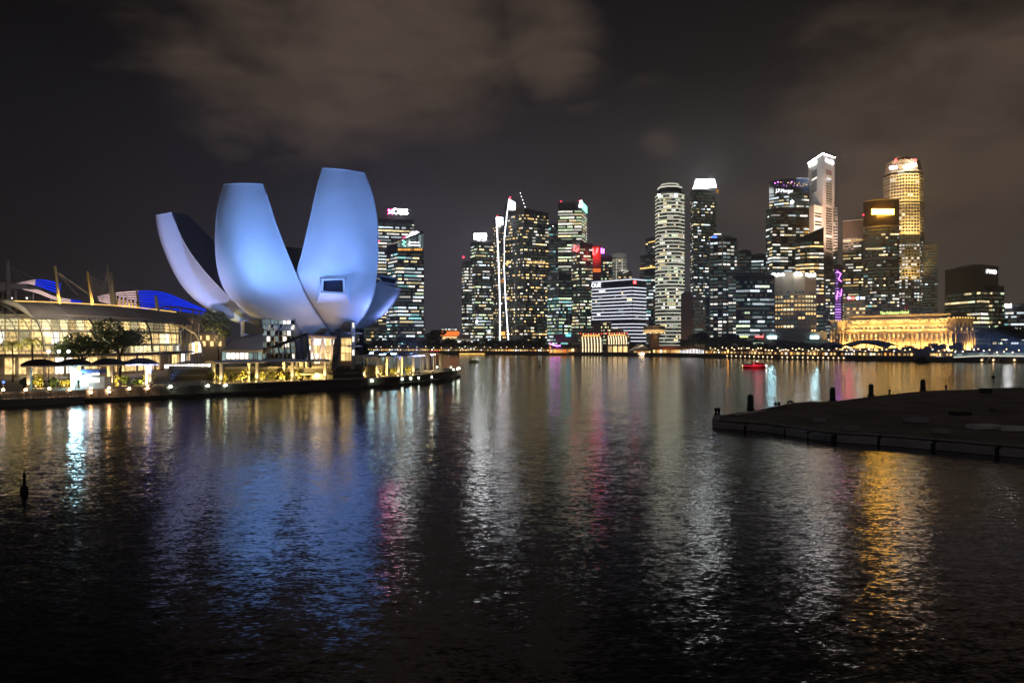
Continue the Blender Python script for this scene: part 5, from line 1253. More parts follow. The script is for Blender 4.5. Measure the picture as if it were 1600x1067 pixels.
# --- gold-lit stepped tower
YU = 1070; cx = 1411.5; o = thing('stepped_tower', 'stepped octagonal skyscraper floodlit gold, red and white emblems on its crown', 'tower', V3(RAY(cx, YU), GZ)); TW['uob'] = o
def stage(r, pa, pb, glass, seed, wl, rot=.5, shift=0):
    z0 = GZ if pa > 520 else ZP(pa, YU)
    return tower('uob%d' % seed, '', ngon(cx + shift, r, YU, 8, rot), ('z', ZP(pb, YU)), glass, 'stone_warm', 4.4, 3.6, wl, (1, 3), (('win_white', 4), ('win_cool', 2)), seed=seed, z0=z0, wbot=2 if pa < 520 else 20, parent=o, mull=1.0, bandh=.34, proud=.5, wtop=1)
stage(29, 545, 368, 'glass_dark', 50, .5); stage(28.5, 369, 318, 'glass_dark', 51, .12, .5); stage(27.5, 319, 272, 'glass_dark', 52, .03, .5); stage(25, 273, 262, 'stone_warm', 53, 0)
m = MB(); m.prism(ngon(cx, 24, YU), ZP(263, YU), ZP(254, YU)); m.build('crown', 'stone_warm', o); m = MB(); m.prism(ngon(cx - 3, 12, YU, 8), ZP(256, YU), ZP(247, YU)); m.build('crown', 'stone_warm', o)
for px, py in ((1399.5, 251), (1429.5, 251)):
    for k in range(3): m = MB(); m.tube([P(px - 1 + k * 1.1, py + 2.2, YU - 27), P(px - 1 + k * 1.1, py - 2.5, YU - 27)], .55, 5); m.build('emblem', 'sign_red', o)
text('sign_lettering', 'UOB', 'sign_white', P(1428, 257, YU - 27), 4.2, .3, o, 9); text('sign_lettering', 'UOB', 'sign_white', P(1396, 262, YU - 27), 4.2, -.4, o, 9); ledline(o, [(1412, 261.5), (1423, 260.5)], YU - 27, .7, 'sign_white')
for px, py, e, cl in ((1396, 320, .4e5, (1, .78, .62)), (1411, 322, .9e5, (1, .70, .22)), (1428, 320, .6e5, (1, .68, .2)), (1440, 319, .5e5, (1, .66, .2)), (1408, 369, .8e5, (1, .66, .18)), (1410, 440, .5e5, (1, .66, .2)), (1430, 440, .5e5, (1, .66, .2)), (1420, 369, .9e5, (1, .72, .3)), (1434, 369, .8e5, (1, .68, .22)), (1413, 290, 1.0e5, (1, .7, .22)), (1430, 290, 1.0e5, (1, .7, .22))):
    light('setback_flood', 'SPOT', P(px, py, YU - 42), e, cl, P(px, py - 26, YU - 22), 1, 85, .8, o)
# --- right-hand towers
o, fs, z1 = tower('gr3', 'plain grey slab tower right of the gold-lit skyscraper', flat(1440, 1465, 1050, 0, 30), 381, 'concrete', 'concrete', 4, 3.6, .04, (1, 2), COOL, seed=54, mull=.1)
fo = corner(1476.5, 1532, 1560, 770, 58, 18); o, fs, z1 = tower('fwd', 'broad dark block with white FWD lettering and scattered yellow strips', fo, 414, 'glass_brown', 'frame_dark', 4.2, 2.8, .42, (2, 6), (('win_yellow', 4), ('win_green', 2), ('win_white', 2)), seed=55, wtop=24)
sign(o, fs[1], 'FWD', 'sign_read', 1541, 1556, 421.5, 428); tower('fwd_b', '', flat(1551, 1569, 775, 6, 30), 447, 'glass_brown', 'frame_dark', 4.2, 2.8, .6, (1, 4), (('win_yellow', 4), ('win_green', 2)), seed=56, parent=o)
o, fs, z1 = tower('rt', 'low dark block with cool lit windows and small white roof sign', flat(1566, 1640, 810, 0, 30), 477, 'glass_blue', 'frame_dark', 4, 2.6, .8, (1, 4), COOL, seed=57)
for k in range(4): piece('sign', 'pane', 'sign_white', P(1571.2 + k * 2.6, 477.5, 806), (1.4, 1, 3.0), 0, o)
o, fs, z1 = tower('crm', 'small cream building with a red and blue light strip on its parapet', flat(1318, 1352, 715, 0, 25), 468, 'stone_warm', 'concrete_pale', 3.6, 2.6, .5, (1, 2), WRM, seed=58, name='office_block', cat='building')
for k, mt in enumerate(['sign_pink', 'win_gold', 'sign_red', 'win_gold', 'sign_cool', 'sign_blue', 'sign_soft', 'sign_soft']): panel(o, fs[0], 1325 + k * 3.3, 1328 + k * 3.3, 464, 467.5, mt, 'light_strip', .4)
light('wall_glow', 'POINT', P(1330, 500, 700), 3500, (1, .7, .4), size=2, parent=o)
for k, (px0, px1, py, Y, gl) in enumerate(((1100, 1112, 470, 830, 'glass_teal'), (985, 1003, 470, 900, 'glass_dark'), (1290, 1304, 430, 930, 'glass_blue'), (1464, 1480, 500, 900, 'glass_brown'), (640, 664, 500, 900, 'glass_dark'))):
    tower('fill%d' % k, ('narrow teal block squeezed between the brown block and lattice tower', 'dark block hidden low behind the OUE block', 'slim dark blue block beside the purple-striped tower', 'low brown block behind the end of the golden hotel', 'low dark block at the foot of the slanting-crowned tower')[k], flat(px0, px1, Y, 0, 25), py, gl, 'frame_dark', 4, 2.6, .5, (1, 3), OFF, seed=60 + k, name='office_block', cat='building')
# ================================================================== FAR WATERFRONT
def SP(px, back=6.0, z=None):
    q = shore_at(px, back); return V3(q, GZ if z is None else z)
# --- golden hotel
hotel = thing('golden_hotel', 'long neoclassical hotel floodlit gold with tiered cornices and columns', 'hotel', V3(RAY(1400, 620), GZ))
YF = 625; h0, h1 = RAY(1322, 668), RAY(1480, 600); hd = (h1 - h0).normalized(); hn = Vector((hd.y, -hd.x))
def hz(py): return ZP(py, 600)
def hprism(back, front_, za, zb, mat, nm, x0=0.0, x1=1.0):
    a, c = h0.lerp(h1, x0), h0.lerp(h1, x1); m = MB(); m.ebox(a, c, hn, za, zb, -back, front_); return m.build(nm, mat, hotel)
hprism(40, 0, GZ, hz(519), 'stone_warm', 'wall'); hprism(40, 1.6, hz(519), hz(516.5), 'stone_warm', 'cornice'); hprism(38, -1, hz(516.5), hz(505), 'stone_warm', 'upper_wall')
hprism(38, .4, hz(505), hz(503.5), 'stone_warm', 'cornice'); hprism(36, -4, hz(503.5), hz(496), 'stone_warm', 'attic_wall'); hprism(34, -6, hz(496), hz(489), 'roof_grey', 'roof')
hprism(20, -10, hz(489), hz(486), 'stone_warm', 'roof_house', .42, .62)
NCOL = 22
for k in range(NCOL):
    p = h0.lerp(h1, (k + .5) / NCOL); q = p + hn * .7; m = MB(); m.tube([V3(q, GZ), V3(q, hz(520))], .75, 8); m.build('column', 'stone_warm', hotel)
    for z, hh, mt, ww, dd in ((hz(524), 2.6, 'win_gold', 1.7, .05), (hz(531), 2.8, 'win_amber' if k % 3 else 'win_gold', 1.7, .05), (hz(510.5), 2.0, 'win_gold', 1.6, -.95), (hz(499.5), 1.7, 'win_gold', 1.5, -3.95)):
        r = p + hd * 2.1 + hn * dd; piece('window', 'pane', mt, V3(r, z), (ww, 1, hh), math.atan2(hd.y, hd.x), hotel)
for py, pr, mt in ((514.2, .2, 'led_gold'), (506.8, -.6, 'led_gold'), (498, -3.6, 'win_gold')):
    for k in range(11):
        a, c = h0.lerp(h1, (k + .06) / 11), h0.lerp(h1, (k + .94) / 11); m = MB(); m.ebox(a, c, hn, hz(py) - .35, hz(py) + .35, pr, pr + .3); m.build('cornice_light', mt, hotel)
# end pavilions with giant columns
for (xa, xb, xc, Y0, dl, dr, tp, nm) in ((1478, 1494, 1524, 592, 8, 10, 498, 'east_pavilion'), (1296, 1308, 1326, 664, 10, 6, 503, 'west_pavilion')):
    fo = corner(xa, xb, xc, Y0, dl, dr); m = MB(); m.prism(fo, GZ, ZP(519.5, Y0)); pv = m.build('end_pavilion', 'stone_warm', hotel)
    m = MB(); cen = sum(fo, Vector((0, 0))) / 4; m.prism([cen.lerp(p, 1.07) for p in fo], ZP(519.5, Y0), ZP(517, Y0)); m.build('cornice', 'stone_warm', pv)
    m = MB(); m.prism([cen.lerp(p, .86) for p in fo], ZP(517, Y0), ZP(tp, Y0)); m.build('attic', 'stone_warm', pv); m = MB(); m.prism([cen.lerp(p, .92) for p in fo], ZP(tp, Y0), ZP(tp - 1.6, Y0)); m.build('cap', 'stone_warm', pv)
    for f in faces_of(fo):
        nc = max(2, int(f[3] / 3.2))
        for k in range(nc):
            p = f[0].lerp(f[1], (k + .5) / nc) + f[2] * .8; m = MB(); m.tube([V3(p, GZ), V3(p, ZP(520.5, Y0))], .7, 8); m.build('column', 'stone_warm', pv)
            piece('window', 'pane', 'win_gold', V3(p - f[2] * .75 + (f[1] - f[0]).normalized() * 1.6, ZP(514, Y0) if k % 2 else ZP(527, Y0)), (1.1, 1, 2.2), fang(f), pv)
            piece('attic_lamp', 'globe', 'led_gold', V3(f[0].lerp(f[1], (k + .5) / nc) - f[2] * .2, ZP(tp - 2.2, Y0)), (.9, .5, .5), fang(f), pv)
        p = (f[0] + f[1]) / 2 + f[2] * 5
        light('column_flood', 'SPOT', V3(p, GZ + 1), 34000, (1, .56, .15), V3((f[0] + f[1]) / 2, ZP(520, Y0)), .5, 120, .6, pv)
for k in range(9):
    p = h0.lerp(h1, (k + .5) / 9) + hn * 5.5; q = h0.lerp(h1, (k + .5) / 9)
    light('wall_flood', 'SPOT', V3(p, GZ + 2), 21000, (1, .53, .14), V3(q, hz(524)), .5, 125, .7, hotel)
for k in range(5):
    p = h0.lerp(h1, (k + .5) / 5) + hn * 1.4; light('ledge_strip', 'AREA', V3(p, hz(516)), 5000, (1, .54, .13), V3(p - hn * 1.2, hz(508)), 12, parent=hotel, size_y=.6)
    p = h0.lerp(h1, (k + .5) / 5) + hn * .2; light('ledge_strip', 'AREA', V3(p, hz(503)), 2500, (1, .54, .13), V3(p - hn * 2.5, hz(498)), 12, parent=hotel, size_y=.6)
text('roof_lettering', 'The Fullerton Hotel', 'sign_lime', P(1397, 488.5, 612), 2.4, math.atan2(hd.y, hd.x), hotel, 23)
m = MB(); m.tube([P(1414, 488, 618), P(1414, 478, 618)], .2, 5); fp = m.build('flagpole', 'steel_white', hotel); m = MB(); m.face([P(1414.5, 478.5, 618), P(1418, 480, 618), P(1418, 483, 618), P(1414.5, 482, 618)]); m.build('flag', 'paint_red', fp)
# --- low domed waterfront roofs
def lowdome(label, x0, x1, py, Y, lits=True):
    a, c = RAY(x0, Y), RAY(x1, Y - 8); o = thing('domed_restaurant', label, 'building', V3((a + c) / 2, GZ)); n = 18; zt = ZP(py, Y)
    m = MB(); rows = []
    for i in range(n + 1):
        t = i / n; p = a.lerp(c, t); h = GZ + 5 + (zt - GZ - 5) * math.sin(math.pi * (.08 + .84 * t)) ** .8; rows.append([V3(p - Vector((0, 3)), h - 1.6), V3(p + Vector((0, 3)), h), V3(p + Vector((0, 12)), h), V3(p + Vector((0, 18)), h - 2), V3(p + Vector((0, 18)), h - 3)])
    m.grid(rows, 0, True); m.build('roof', 'roof_dark', o)
    m = MB(); d = (c - a).normalized(); m.ebox(a, c, Vector((d.y, -d.x)), GZ, GZ + 5, -16, 0); m.build('wall', 'stone_warm', o)
    k = int((c - a).length / 3.2)
    for i in range(k):
        if rg.random() < .8: piece('lit_shopfront', 'pane', rg.choice(['shop_warm', 'shop_white', 'win_gold']), V3(a.lerp(c, (i + .5) / k) + Vector((d.y, -d.x)) * .08, GZ + rg.choice([1.7, 3.6])), (2.5, 1, 1.6), math.atan2(d.y, d.x), o)
lowdome('low dark curved-roof restaurant beneath the white-signed podium', 1205, 1262, 530.5, 600)
lowdome('low dark domed restaurant in front of the golden hotel wall', 1326, 1405, 531.0, 560)
lowdome('small dark domed restaurant left of the domed one by the golden hotel', 1284, 1326, 534.5, 575)
# --- garland-lit hotel pair on the quay
def garland(label, x0, x1, py, Y, n, strips_to, goldbox=False):
    o, fs, z1 = tower(label, label, flat(x0, x1, Y, 0, 14), py, 'concrete_brown', 'concrete_brown', 4, 30, 0, (1, 1), WRM, seed=70, mull=0, bandh=.05, name='garland_building', cat='building'); f = fs[0]
    for k in range(n):
        px = x0 + (x1 - x0) * (.1 + .8 * k / (n - 1)); pts = []
        for i in range(12):
            t = i / 11; q = on_face(f, px + math.sin(t * 2.2) * 1.2, py + 5 + (strips_to - py - 5) * t, .6); pts.append(q)
        m = MB(); m.tube(pts, .3, 5); m.build('light_garland', 'garland', o)
    panel(o, f, x0 + 4, x1 - 4, py + 2.6, py + 4.2, 'led_gold', 'sign', .6)
    for k in range(9): piece('roof_lamp', 'globe', 'lamp_warm' if k % 2 else 'lamp_red', on_face(f, x0 + 1 + (x1 - x0 - 2) * k / 8, py + .6 + rg.uniform(-.6, .6), 1.0), (.36, .36, .36), 0, o)
    if goldbox:
        for k in range(4): panel(o, f, x0 + 3 + k * 8, x0 + 9 + k * 8, 541, 550, 'shop_warm', 'lit_arch', .4)
    else:
        for k in range(10): piece('wall_lamp', 'globe', 'win_white', on_face(f, x1 - 1.6 + (k % 2) * 1.3, py + 9 + k * 2.6, .5), (.4, .3, .4), 0, o)
    return o
garland('dark waterfront hotel block hung with seven wavy white light garlands', 906, 941, 521, 705, 7, 551)
garland('waterfront block with short light garlands above golden arches', 947, 981, 520, 695, 8, 538, True)
# --- purple-edged pier restaurant
Y = 702; o = thing('pier_restaurant', 'low waterfront restaurant with purple light edge and red-orange lit terrace', 'restaurant', V3(RAY(880, Y), GZ)); m = MB(); m.hexa([P(858, 556, Y), P(904, 556, Y), P(904, 556, Y + 14), P(858, 556, Y + 14), P(858, 543, Y), P(904, 543, Y), P(904, 543, Y + 14), P(858, 543, Y + 14)]); m.build('wall', 'concrete_brown', o)
ledline(o, [(859, 537), (864, 539), (870, 540.5), (876, 540)], Y - 1, .5, 'sign_purple'); ledline(o, [(859, 534), (859, 552)], Y - 1, .35, 'led_orange')
for k in range(12): piece('lit_bay', 'pane', rg.choice(['win_amber', 'led_orange', 'shop_warm', 'win_gold']), P(861 + k * 3.2, 548.5, Y - .5), (1.5, 1, 3.0), 0, o)
piece('lamp', 'globe', 'lamp_warm', P(895, 547, Y - 1.5), (1.2, .8, 1.2), 0, o); m = MB(); m.hexa([P(868, 535, Y + 6), P(900, 535, Y + 6), P(900, 535, Y + 16), P(868, 535, Y + 16), P(868, 523, Y + 6), P(900, 523, Y + 6), P(900, 523, Y + 16), P(868, 523, Y + 16)]); m.build('rear_block', 'concrete_brown', o)
piece('sign', 'pane', 'sign_teal', P(888, 524, Y + 5), (4.6, 1, 2.0), 0, o)
# --- white gabled pier and red-roofed hall
Y = 668; o = thing('gabled_pier', 'white pier house with broad lit gable beside a long red roof', 'pier', V3(RAY(1003, Y), GZ)); m = MB()
a, b_, c = P(988, 548, Y), P(1020, 548, Y), P(1003.5, 538, Y); back = Vector((0, 22, 0)); m.face([a, b_, c]); m.face([b_ + back, a + back, c + back]); m.face([a, c, c + back, a + back]); m.face([c, b_, b_ + back, c + back]); m.face([a, a + back, b_ + back, b_]); m.build('gable_roof', 'paint_white', o)
for k in range(6): m = MB(); q = P(990 + k * 5.6, 548, Y + .5); m.tube([q, V3(q, 1)], .4, 6); m.build('post', 'paint_white', o)
m = MB(); m.prism([q.to_2d() for q in (P(990, 550, Y + 4), P(1018, 550, Y + 4), P(1018, 550, Y + 20), P(990, 550, Y + 20))], .5, ZP(548, Y)); m.build('hall', 'stone_warm', o)
for k in range(8): piece('lit_bay', 'pane', rg.choice(['shop_white', 'win_gold', 'shop_warm', 'led_orange']), P(991 + k * 3.4, 551.5, Y + 3.9), (1.5, 1, 3.0), 0, o)
light('gable_flood', 'SPOT', P(1003, 555, Y - 16), 22000, (1, .80, .55), P(1003.5, 544, Y), .5, 70, .6, o)
Y = 660; o = thing('red_roofed_hall', 'long red-roofed waterfront hall glowing orange beside the white gable', 'building', V3(RAY(1045, Y), GZ)); m = MB()
q0 = [P(1019, 545.5, Y), P(1072, 545.5, Y - 4)]; q1 = [P(1024, 540, Y + 8), P(1068, 540, Y + 4)]; m.face([q0[0], q0[1], q1[1], q1[0]]); q2 = [p + Vector((0, 14, -2.5)) for p in q1]; m.face([q1[0], q1[1], q2[1], q2[0]]); m.face([q0[1], q0[0], q2[0], q2[1]]); m.build('roof', 'roof_red', o)
m = MB(); m.hexa([P(1020, 557, Y + 2), P(1071, 557, Y - 2), P(1071, 557, Y + 14), P(1020, 557, Y + 16), P(1020, 546, Y + 2), P(1071, 546, Y - 2), P(1071, 546, Y + 14), P(1020, 546, Y + 16)]); m.build('wall', 'stone_warm', o)
for k in range(14): piece('lit_bay', 'pane', rg.choice(['win_gold', 'win_gold', 'shop_warm', 'shop_white', 'win_amber']), P(1022 + k * 3.5, 549.3, Y + 1.5 - k * .3), (1.6, 1, 2.8), -.05, o)
light('roof_glow', 'POINT', P(1045, 541, Y - 6), 2500, (1, .5, .2), size=1, parent=o)
# --- stalls and small lit kiosks along the quay, each a thing
rg = random.Random(21); kinds = [('warm-lit stalls on the far quay', 'small warm-lit waterfront stall on the far quay', 'shop_warm'), ('golden-lit stalls on the far quay', 'small golden-lit waterfront stall on the far quay', 'win_gold'), ('white-lit stalls on the far quay', 'small white-lit waterfront stall on the far quay', 'shop_white')]
px = 566.0
while px < 1600:
    if (858 < px < 1112 and not 1106 < px) or 1426 < px < 1456: px += 4; continue
    nm, lb, mt = rg.choices(kinds, [.45, .35, .2])[0]
    w = rg.uniform(3.5, 7.5); p = SP(px, rg.uniform(6, 14)); o = thing('quay_stall', lb, 'stall', p, nm); h = rg.uniform(2.6, 4.0)
    m = MB(); m.box(p.x - w / 2, p.x + w / 2, p.y, p.y + 4, GZ, GZ + h); m.build('body', 'concrete_brown', o); m = MB(); m.hexa([(p.x - w / 2 - .4, p.y - 1.2, GZ + h - .3), (p.x + w / 2 + .4, p.y - 1.2, GZ + h - .3), (p.x + w / 2 + .4, p.y + 4.3, GZ + h), (p.x - w / 2 - .4, p.y + 4.3, GZ + h), (p.x - w / 2 - .4, p.y - 1.2, GZ + h - .1), (p.x + w / 2 + .4, p.y - 1.2, GZ + h - .1), (p.x + w / 2 + .4, p.y + 4.3, GZ + h + .6), (p.x - w / 2 - .4, p.y + 4.3, GZ + h + .6)]); m.build('awning', rg.choice(['roof_dark', 'roof_red', 'canvas']), o)
    for k in range(max(1, int(w / 2))): piece('lit_front', 'pane', mt if rg.random() < .8 else 'win_amber', (p.x - w / 2 + (k + .5) * w / max(1, int(w / 2)), p.y - .08, GZ + 1.5), (1.3, 1, rg.uniform(.9, 1.8)), 0, o)
    px += w / F * 1200 / p.y * F / 1200 * 1.0 * 1.0 + rg.uniform(4, 9)
# --- quay lamps
rg = random.Random(5)
def quay_lamp(px, h, mt, r, lb, grp, back=2.0):
    p = SP(px, back); o = thing('quay_lamp', lb, 'street lamp', p, grp); m = MB(); m.tube([p, p + Vector((0, 0, h))], .1, 5); m.build('post', 'steel_black', o); piece('globe', 'globe', mt, p + Vector((0, 0, h + r * .6)), (r, r, r), 0, o)
for px in list(range(1136, 1212, 7)) + list(range(1222, 1320, 8)):
    p = SP(px, -.6); o = thing('quay_wall_lamp', 'small pale lamp set in the far quay wall', 'lamp', V3(p, .9), 'dotted lamps along the far quay wall'); m = MB(); m.box(p.x - .2, p.x + .2, p.y - .1, p.y + .5, .9, 1.6); m.build('bracket', 'steel_black', o); piece('globe', 'globe', 'lamp_far', (p.x, p.y - .2, 1.5), (.36, .3, .36), 0, o)
for px in range(572, 860, 13): quay_lamp(px + rg.uniform(-3, 3), rg.uniform(3.5, 5), rg.choice(['lamp_far', 'lamp_far', 'lamp_white']), .33, 'slim lamp post among the dark trees of the far quay', 'lamp posts by the dark trees')
for px in range(1112, 1290, 6): quay_lamp(px + rg.uniform(-2, 2), rg.uniform(3, 5), 'lamp_far', .36, 'warm globe lamp post on the lit quay by the golden-windowed block', 'warm lamp posts on the quay', 4)
for px in range(1296, 1600, 9): quay_lamp(px + rg.uniform(-3, 3), rg.uniform(3, 5), rg.choice(['lamp_far', 'lamp_far', 'lamp_white']), .34, 'globe lamp post on the quay before the golden hotel', 'lamp posts before the golden hotel', 5)
p = P(1140, 548.5, 588); o = thing('orange_floodlight', 'intense orange lamp on a mast beside the brown quay trees', 'lamp', V3(p, GZ)); m = MB(); m.tube([V3(p, GZ), p], .15, 6); m.build('mast', 'steel_black', o); piece('globe', 'globe', 'lamp_orange', p, (1.7, 1.0, 1.5), 0, o); light('glare', 'POINT', p + Vector((0, -2, 0)), 4200, (1, .5, .14), size=1, parent=o)
for px, py, Y, mt, lb in ((745, 502.5, 900, 'sign_white', 'white floodlight low on the white-signed tower'), (764, 519, 880, 'lamp_white', 'white floodlight above the dark quay trees'), (599, 531, 800, 'lamp_green', 'greenish floodlight behind the blue canopies')):
    p = P(px, py, Y); o = thing('mast_light', lb, 'lamp', V3(p, GZ)); m = MB(); m.tube([V3(p, GZ), p], .2, 5); m.build('mast', 'steel_black', o); piece('globe', 'globe', mt, p, (1.4, .8, 1.4), 0, o)
# --- tree line
base_trees = [tree((0, 0, -50), 13, 6.5, 7, 'dark bushy quay tree', leaf='leaf_dark', seed=40 + k, n=170, size=.62, name='quay_tree', trunk=.3) for k in range(3)]
rg = random.Random(8); first = [True] * 3
def put_tree(px, back, s, lb, grp, k=None):
    k = rg.randrange(3) if k is None else k
    if first[k]: o = base_trees[k]; first[k] = False
    else: o = copy_tree(base_trees[k])
    o.location = SP(px, back); o.scale = (s, s, s * rg.uniform(.8, 1.1)); o.rotation_euler = (0, 0, rg.uniform(0, 6)); o['label'] = lb; o['group'] = grp
for px in range(572, 858, 11): put_tree(px + rg.uniform(-3, 3), rg.uniform(18, 34), rg.uniform(.8, 1.15), 'dark bushy tree in the unlit row on the far quay', 'dark tree row on the far quay')
put_tree(678, 20, 1.75, 'tallest dark domed tree beside the orange pavilion', 'dark tree row on the far quay'); put_tree(640, 20, 1.2, 'dark bushy tree in the unlit row on the far quay', 'dark tree row on the far quay')
for px in range(1074, 1160, 10): put_tree(px, rg.uniform(14, 26), rg.uniform(1.0, 1.4), 'broad brownish tree behind the striped ferry', 'brown-lit trees behind the ferry')
for px in range(1165, 1300, 11): put_tree(px, rg.uniform(18, 26), rg.uniform(.6, .85), 'low dark tree behind the warm quay lamps', 'low trees behind the warm lamps')
for px in (1418, 1432, 1450, 1462, 1470, 1496): put_tree(px, rg.uniform(14, 20), rg.uniform(.55, .8), 'small dark tree at the foot of the golden hotel', 'small trees before the golden hotel')
for px in (1545, 1562, 1578, 1592): put_tree(px, rg.uniform(120, 160), rg.uniform(1.5, 2.0), 'large dark tree beyond the glass footbridge', 'large trees beyond the footbridge')
light('tree_glow', 'POINT', V3(SP(1080, 4), 7), 2600, (1, .72, .3), size=1); light('tree_glow', 'POINT', V3(SP(1110, 4), 7), 2600, (1, .66, .3), size=1); light('tree_glow', 'POINT', V3(SP(1460, 3), 5), 900, (1, .8, .25), size=1)
for px in (1180, 1225, 1270): light('quay_glow', 'POINT', V3(SP(px, 3), 6), 1300, (1, .66, .3), size=1)
# --- dark block, footbridge, white pavilion on the right
q = SP(1440, 2); o = thing('dark_kiosk_block', 'plain dark block standing at the water edge before the golden hotel', 'building', q); m = MB(); m.hexa([P(1429, 562, 480), P(1452, 562, 480), P(1452, 562, 490), P(1429, 562, 490), P(1429, 545, 480), P(1452, 544.5, 480), P(1452, 544.5, 490), P(1429, 545, 490)]); m.build('body', 'concrete_brown', o); m = MB(); m.hexa([P(1434, 566, 478.5), P(1446, 566, 478.5), P(1446, 566, 480.2), P(1434, 566, 480.2), P(1434, 558, 478.5), P(1446, 558, 478.5), P(1446, 558, 480.2), P(1434, 558, 480.2)]); m.build('doorway', 'rubber', o)
o = thing('glass_footbridge', 'pale teal glass footbridge with lit deck and raking piers at the right shore', 'bridge', V3(RAY(1560, 455), 0))
tp = catmull([(1490, 557, 474), (1530, 555, 468), (1570, 555, 462), (1640, 556, 452)], 16)
m = MB(); m.grid([[P(x, y, Y), P(x, y, Y + 7), P(x, y + 2.4, Y + 7), P(x, y + 2.4, Y), P(x, y, Y)] for x, y, Y in tp], 0, False); m.build('deck', 'concrete_pale', o)
for k in range(15):
    a, c = tp[k], tp[k + 1]; m = MB(); A_, B_ = P(*a), P(*c); m.hexa([A_ + Vector((0, -.1, .1)), B_ + Vector((0, -.1, .1)), B_ + Vector((0, .0, .1)), A_ + Vector((0, .0, .1)), A_ + Vector((0, -.1, 1.5)), B_ + Vector((0, -.1, 1.5)), B_ + Vector((0, 0, 1.5)), A_ + Vector((0, 0, 1.5))]); m.build('glass_panel', 'win_dim', o)
m = MB(); m.tube([P(x, y + 1.2, Y - .2) for x, y, Y in tp], .3, 5); m.build('deck_light', 'led_cream', o)
for x in (1535, 1552, 1590):
    m = MB(); m.tube([P(x, 557, 466), P(x + 6, 567, 466)], .35, 6); m.build('pier_leg', 'concrete_pale', o); m = MB(); m.tube([P(x + 12, 557, 466), P(x + 6, 567, 466)], .35, 6); m.build('pier_leg', 'concrete_pale', o)
for x in (1534, 1552, 1585): piece('pier_lamp', 'globe', 'lamp_warm', P(x, 562.5, 464), (.6, .5, .5), 0, o)

# ================================================================== BOATS
def boat(name, label, px, py, L_, beam, h, hull, cabin, ang=0.0, deckmat='paint_white', cat='boat', canopy=None):
    p = GP(px, py); o = thing(name, label, cat, p); ca, sa = math.cos(ang), math.sin(ang)
    def T(x, y, z): return Vector((p.x + x * ca - y * sa, p.y + x * sa + y * ca, z))
    st = [(-.5, .82, 1.0), (-.3, .95, .95), (0, 1.0, .95), (.25, .85, 1.0), (.42, .45, 1.12), (.5, .04, 1.25)]; m = MB()
    rows = [[T(s * L_, -beam / 2 * w, h * k), T(s * L_ * .97, -beam / 2 * w * .7, -.3), T(s * L_ * .97, beam / 2 * w * .7, -.3), T(s * L_, beam / 2 * w, h * k)] for s, w, k in st]
    m.grid(rows, 0, False); m.face(rows[0]); hb = m.build('hull', hull, o); m = MB(); m.grid([[r[3] - Vector((0, 0, .12)), r[0] - Vector((0, 0, .12))] for r in rows], 0, False); m.build('deck', deckmat, o)
    if cabin:
        x0, x1, hh, mt = cabin; m = MB(); m.hexa([T(x0 * L_, -beam * .36, h * .85), T(x1 * L_, -beam * .36, h * .85), T(x1 * L_, beam * .36, h * .85), T(x0 * L_, beam * .36, h * .85), T(x0 * L_, -beam * .33, h + hh), T((x1 - .03) * L_, -beam * .33, h + hh), T((x1 - .03) * L_, beam * .33, h + hh), T(x0 * L_, beam * .33, h + hh)]); cb = m.build('cabin', mt, o)
        for k in range(4): piece('window', 'pane', 'glass_dark', T((x0 + (x1 - x0) * (k + .5) / 4) * L_, -beam * .36, h + hh * .6), ((x1 - x0) * L_ / 5, 1, hh * .35), ang, cb)
    return o, T
o, T = boat('river_boat', 'red river boat with lit bow crossing the open bay', 1179, 575, 11.5, 3.0, 1.15, 'paint_red', (-.1, .34, 1.5, 'paint_red'))
m = MB(); m.tube([T(-5.6, -1.4, 1.2), T(-2, -1.52, 1.15), T(2, -1.4, 1.18), T(5, -.5, 1.4)], .09, 5); m.build('light_strip', 'led_red', o); piece('bow_lamp', 'globe', 'lamp_white', T(5.4, -.3, 1.1), (.35, .35, .5), 0, o); piece('stern_lamp', 'globe', 'lamp_warm', T(-5.7, -.4, 1.0), (.2, .2, .4), 0, o); piece('mast_lamp', 'globe', 'lamp_white', T(1.2, 0, 3.2), (.18, .18, .18), 0, o)
for k in range(6):       # passengers' seat backs
    piece('seat', 'box', 'rubber', T(-5 + k * .75, 0, 1.5), (.3, 2.0, .7), 0, o)
light('hull_glow', 'POINT', T(0, -4, 1.6), 260, (1, .2, .2), size=.4, parent=o)
o, T = boat('small_boat', 'small dark boat with leafy green-lit canopy in mid bay', 740, 566.5, 6.0, 2.4, .8, 'roof_dark', (-.35, .3, 1.5, 'leaf_yellow')); piece('canopy_lamp', 'globe', 'lamp_white', T(-.4, -1, 2.0), (.14, .14, .14), 0, o); piece('canopy_lamp', 'globe', 'lamp_green', T(1.2, -1, 2.3), (.16, .16, .16), 0, o); light('canopy_glow', 'POINT', T(0, -3, 2.6), 140, (.9, 1, .3), size=.3, parent=o)
o, T = boat('moored_boat', 'moored boat with long glowing yellow hull at the far quay', 739, 554.6, 25, 5, 2.0, 'paint_yellow', (-.1, .42, 2.2, 'roof_red'))
for k in range(8): piece('hull_light', 'pane', 'led_gold', T(-11 + k * 2.9, -2.6, 1.0), (2.7, 1, .9), 0, o)
o, T = boat('striped_ferry', 'ferry draped in vertical white light strings beside the red-roofed hall', 1085, 557.2, 24, 6, 1.8, 'roof_dark', (-.46, .42, 4.6, 'concrete_brown'))
for k in range(18):
    m = MB(); x = -10.8 + k * 1.18; m.tube([T(x, -2.3, 6.4 - abs(k - 8.5) * .16), T(x, -2.5, 1.9)], .16, 5); m.build('light_string', 'led_line', o)
piece('lamp', 'globe', 'lamp_blue', T(-2, -3, 2), (.5, .4, .4), 0, o)
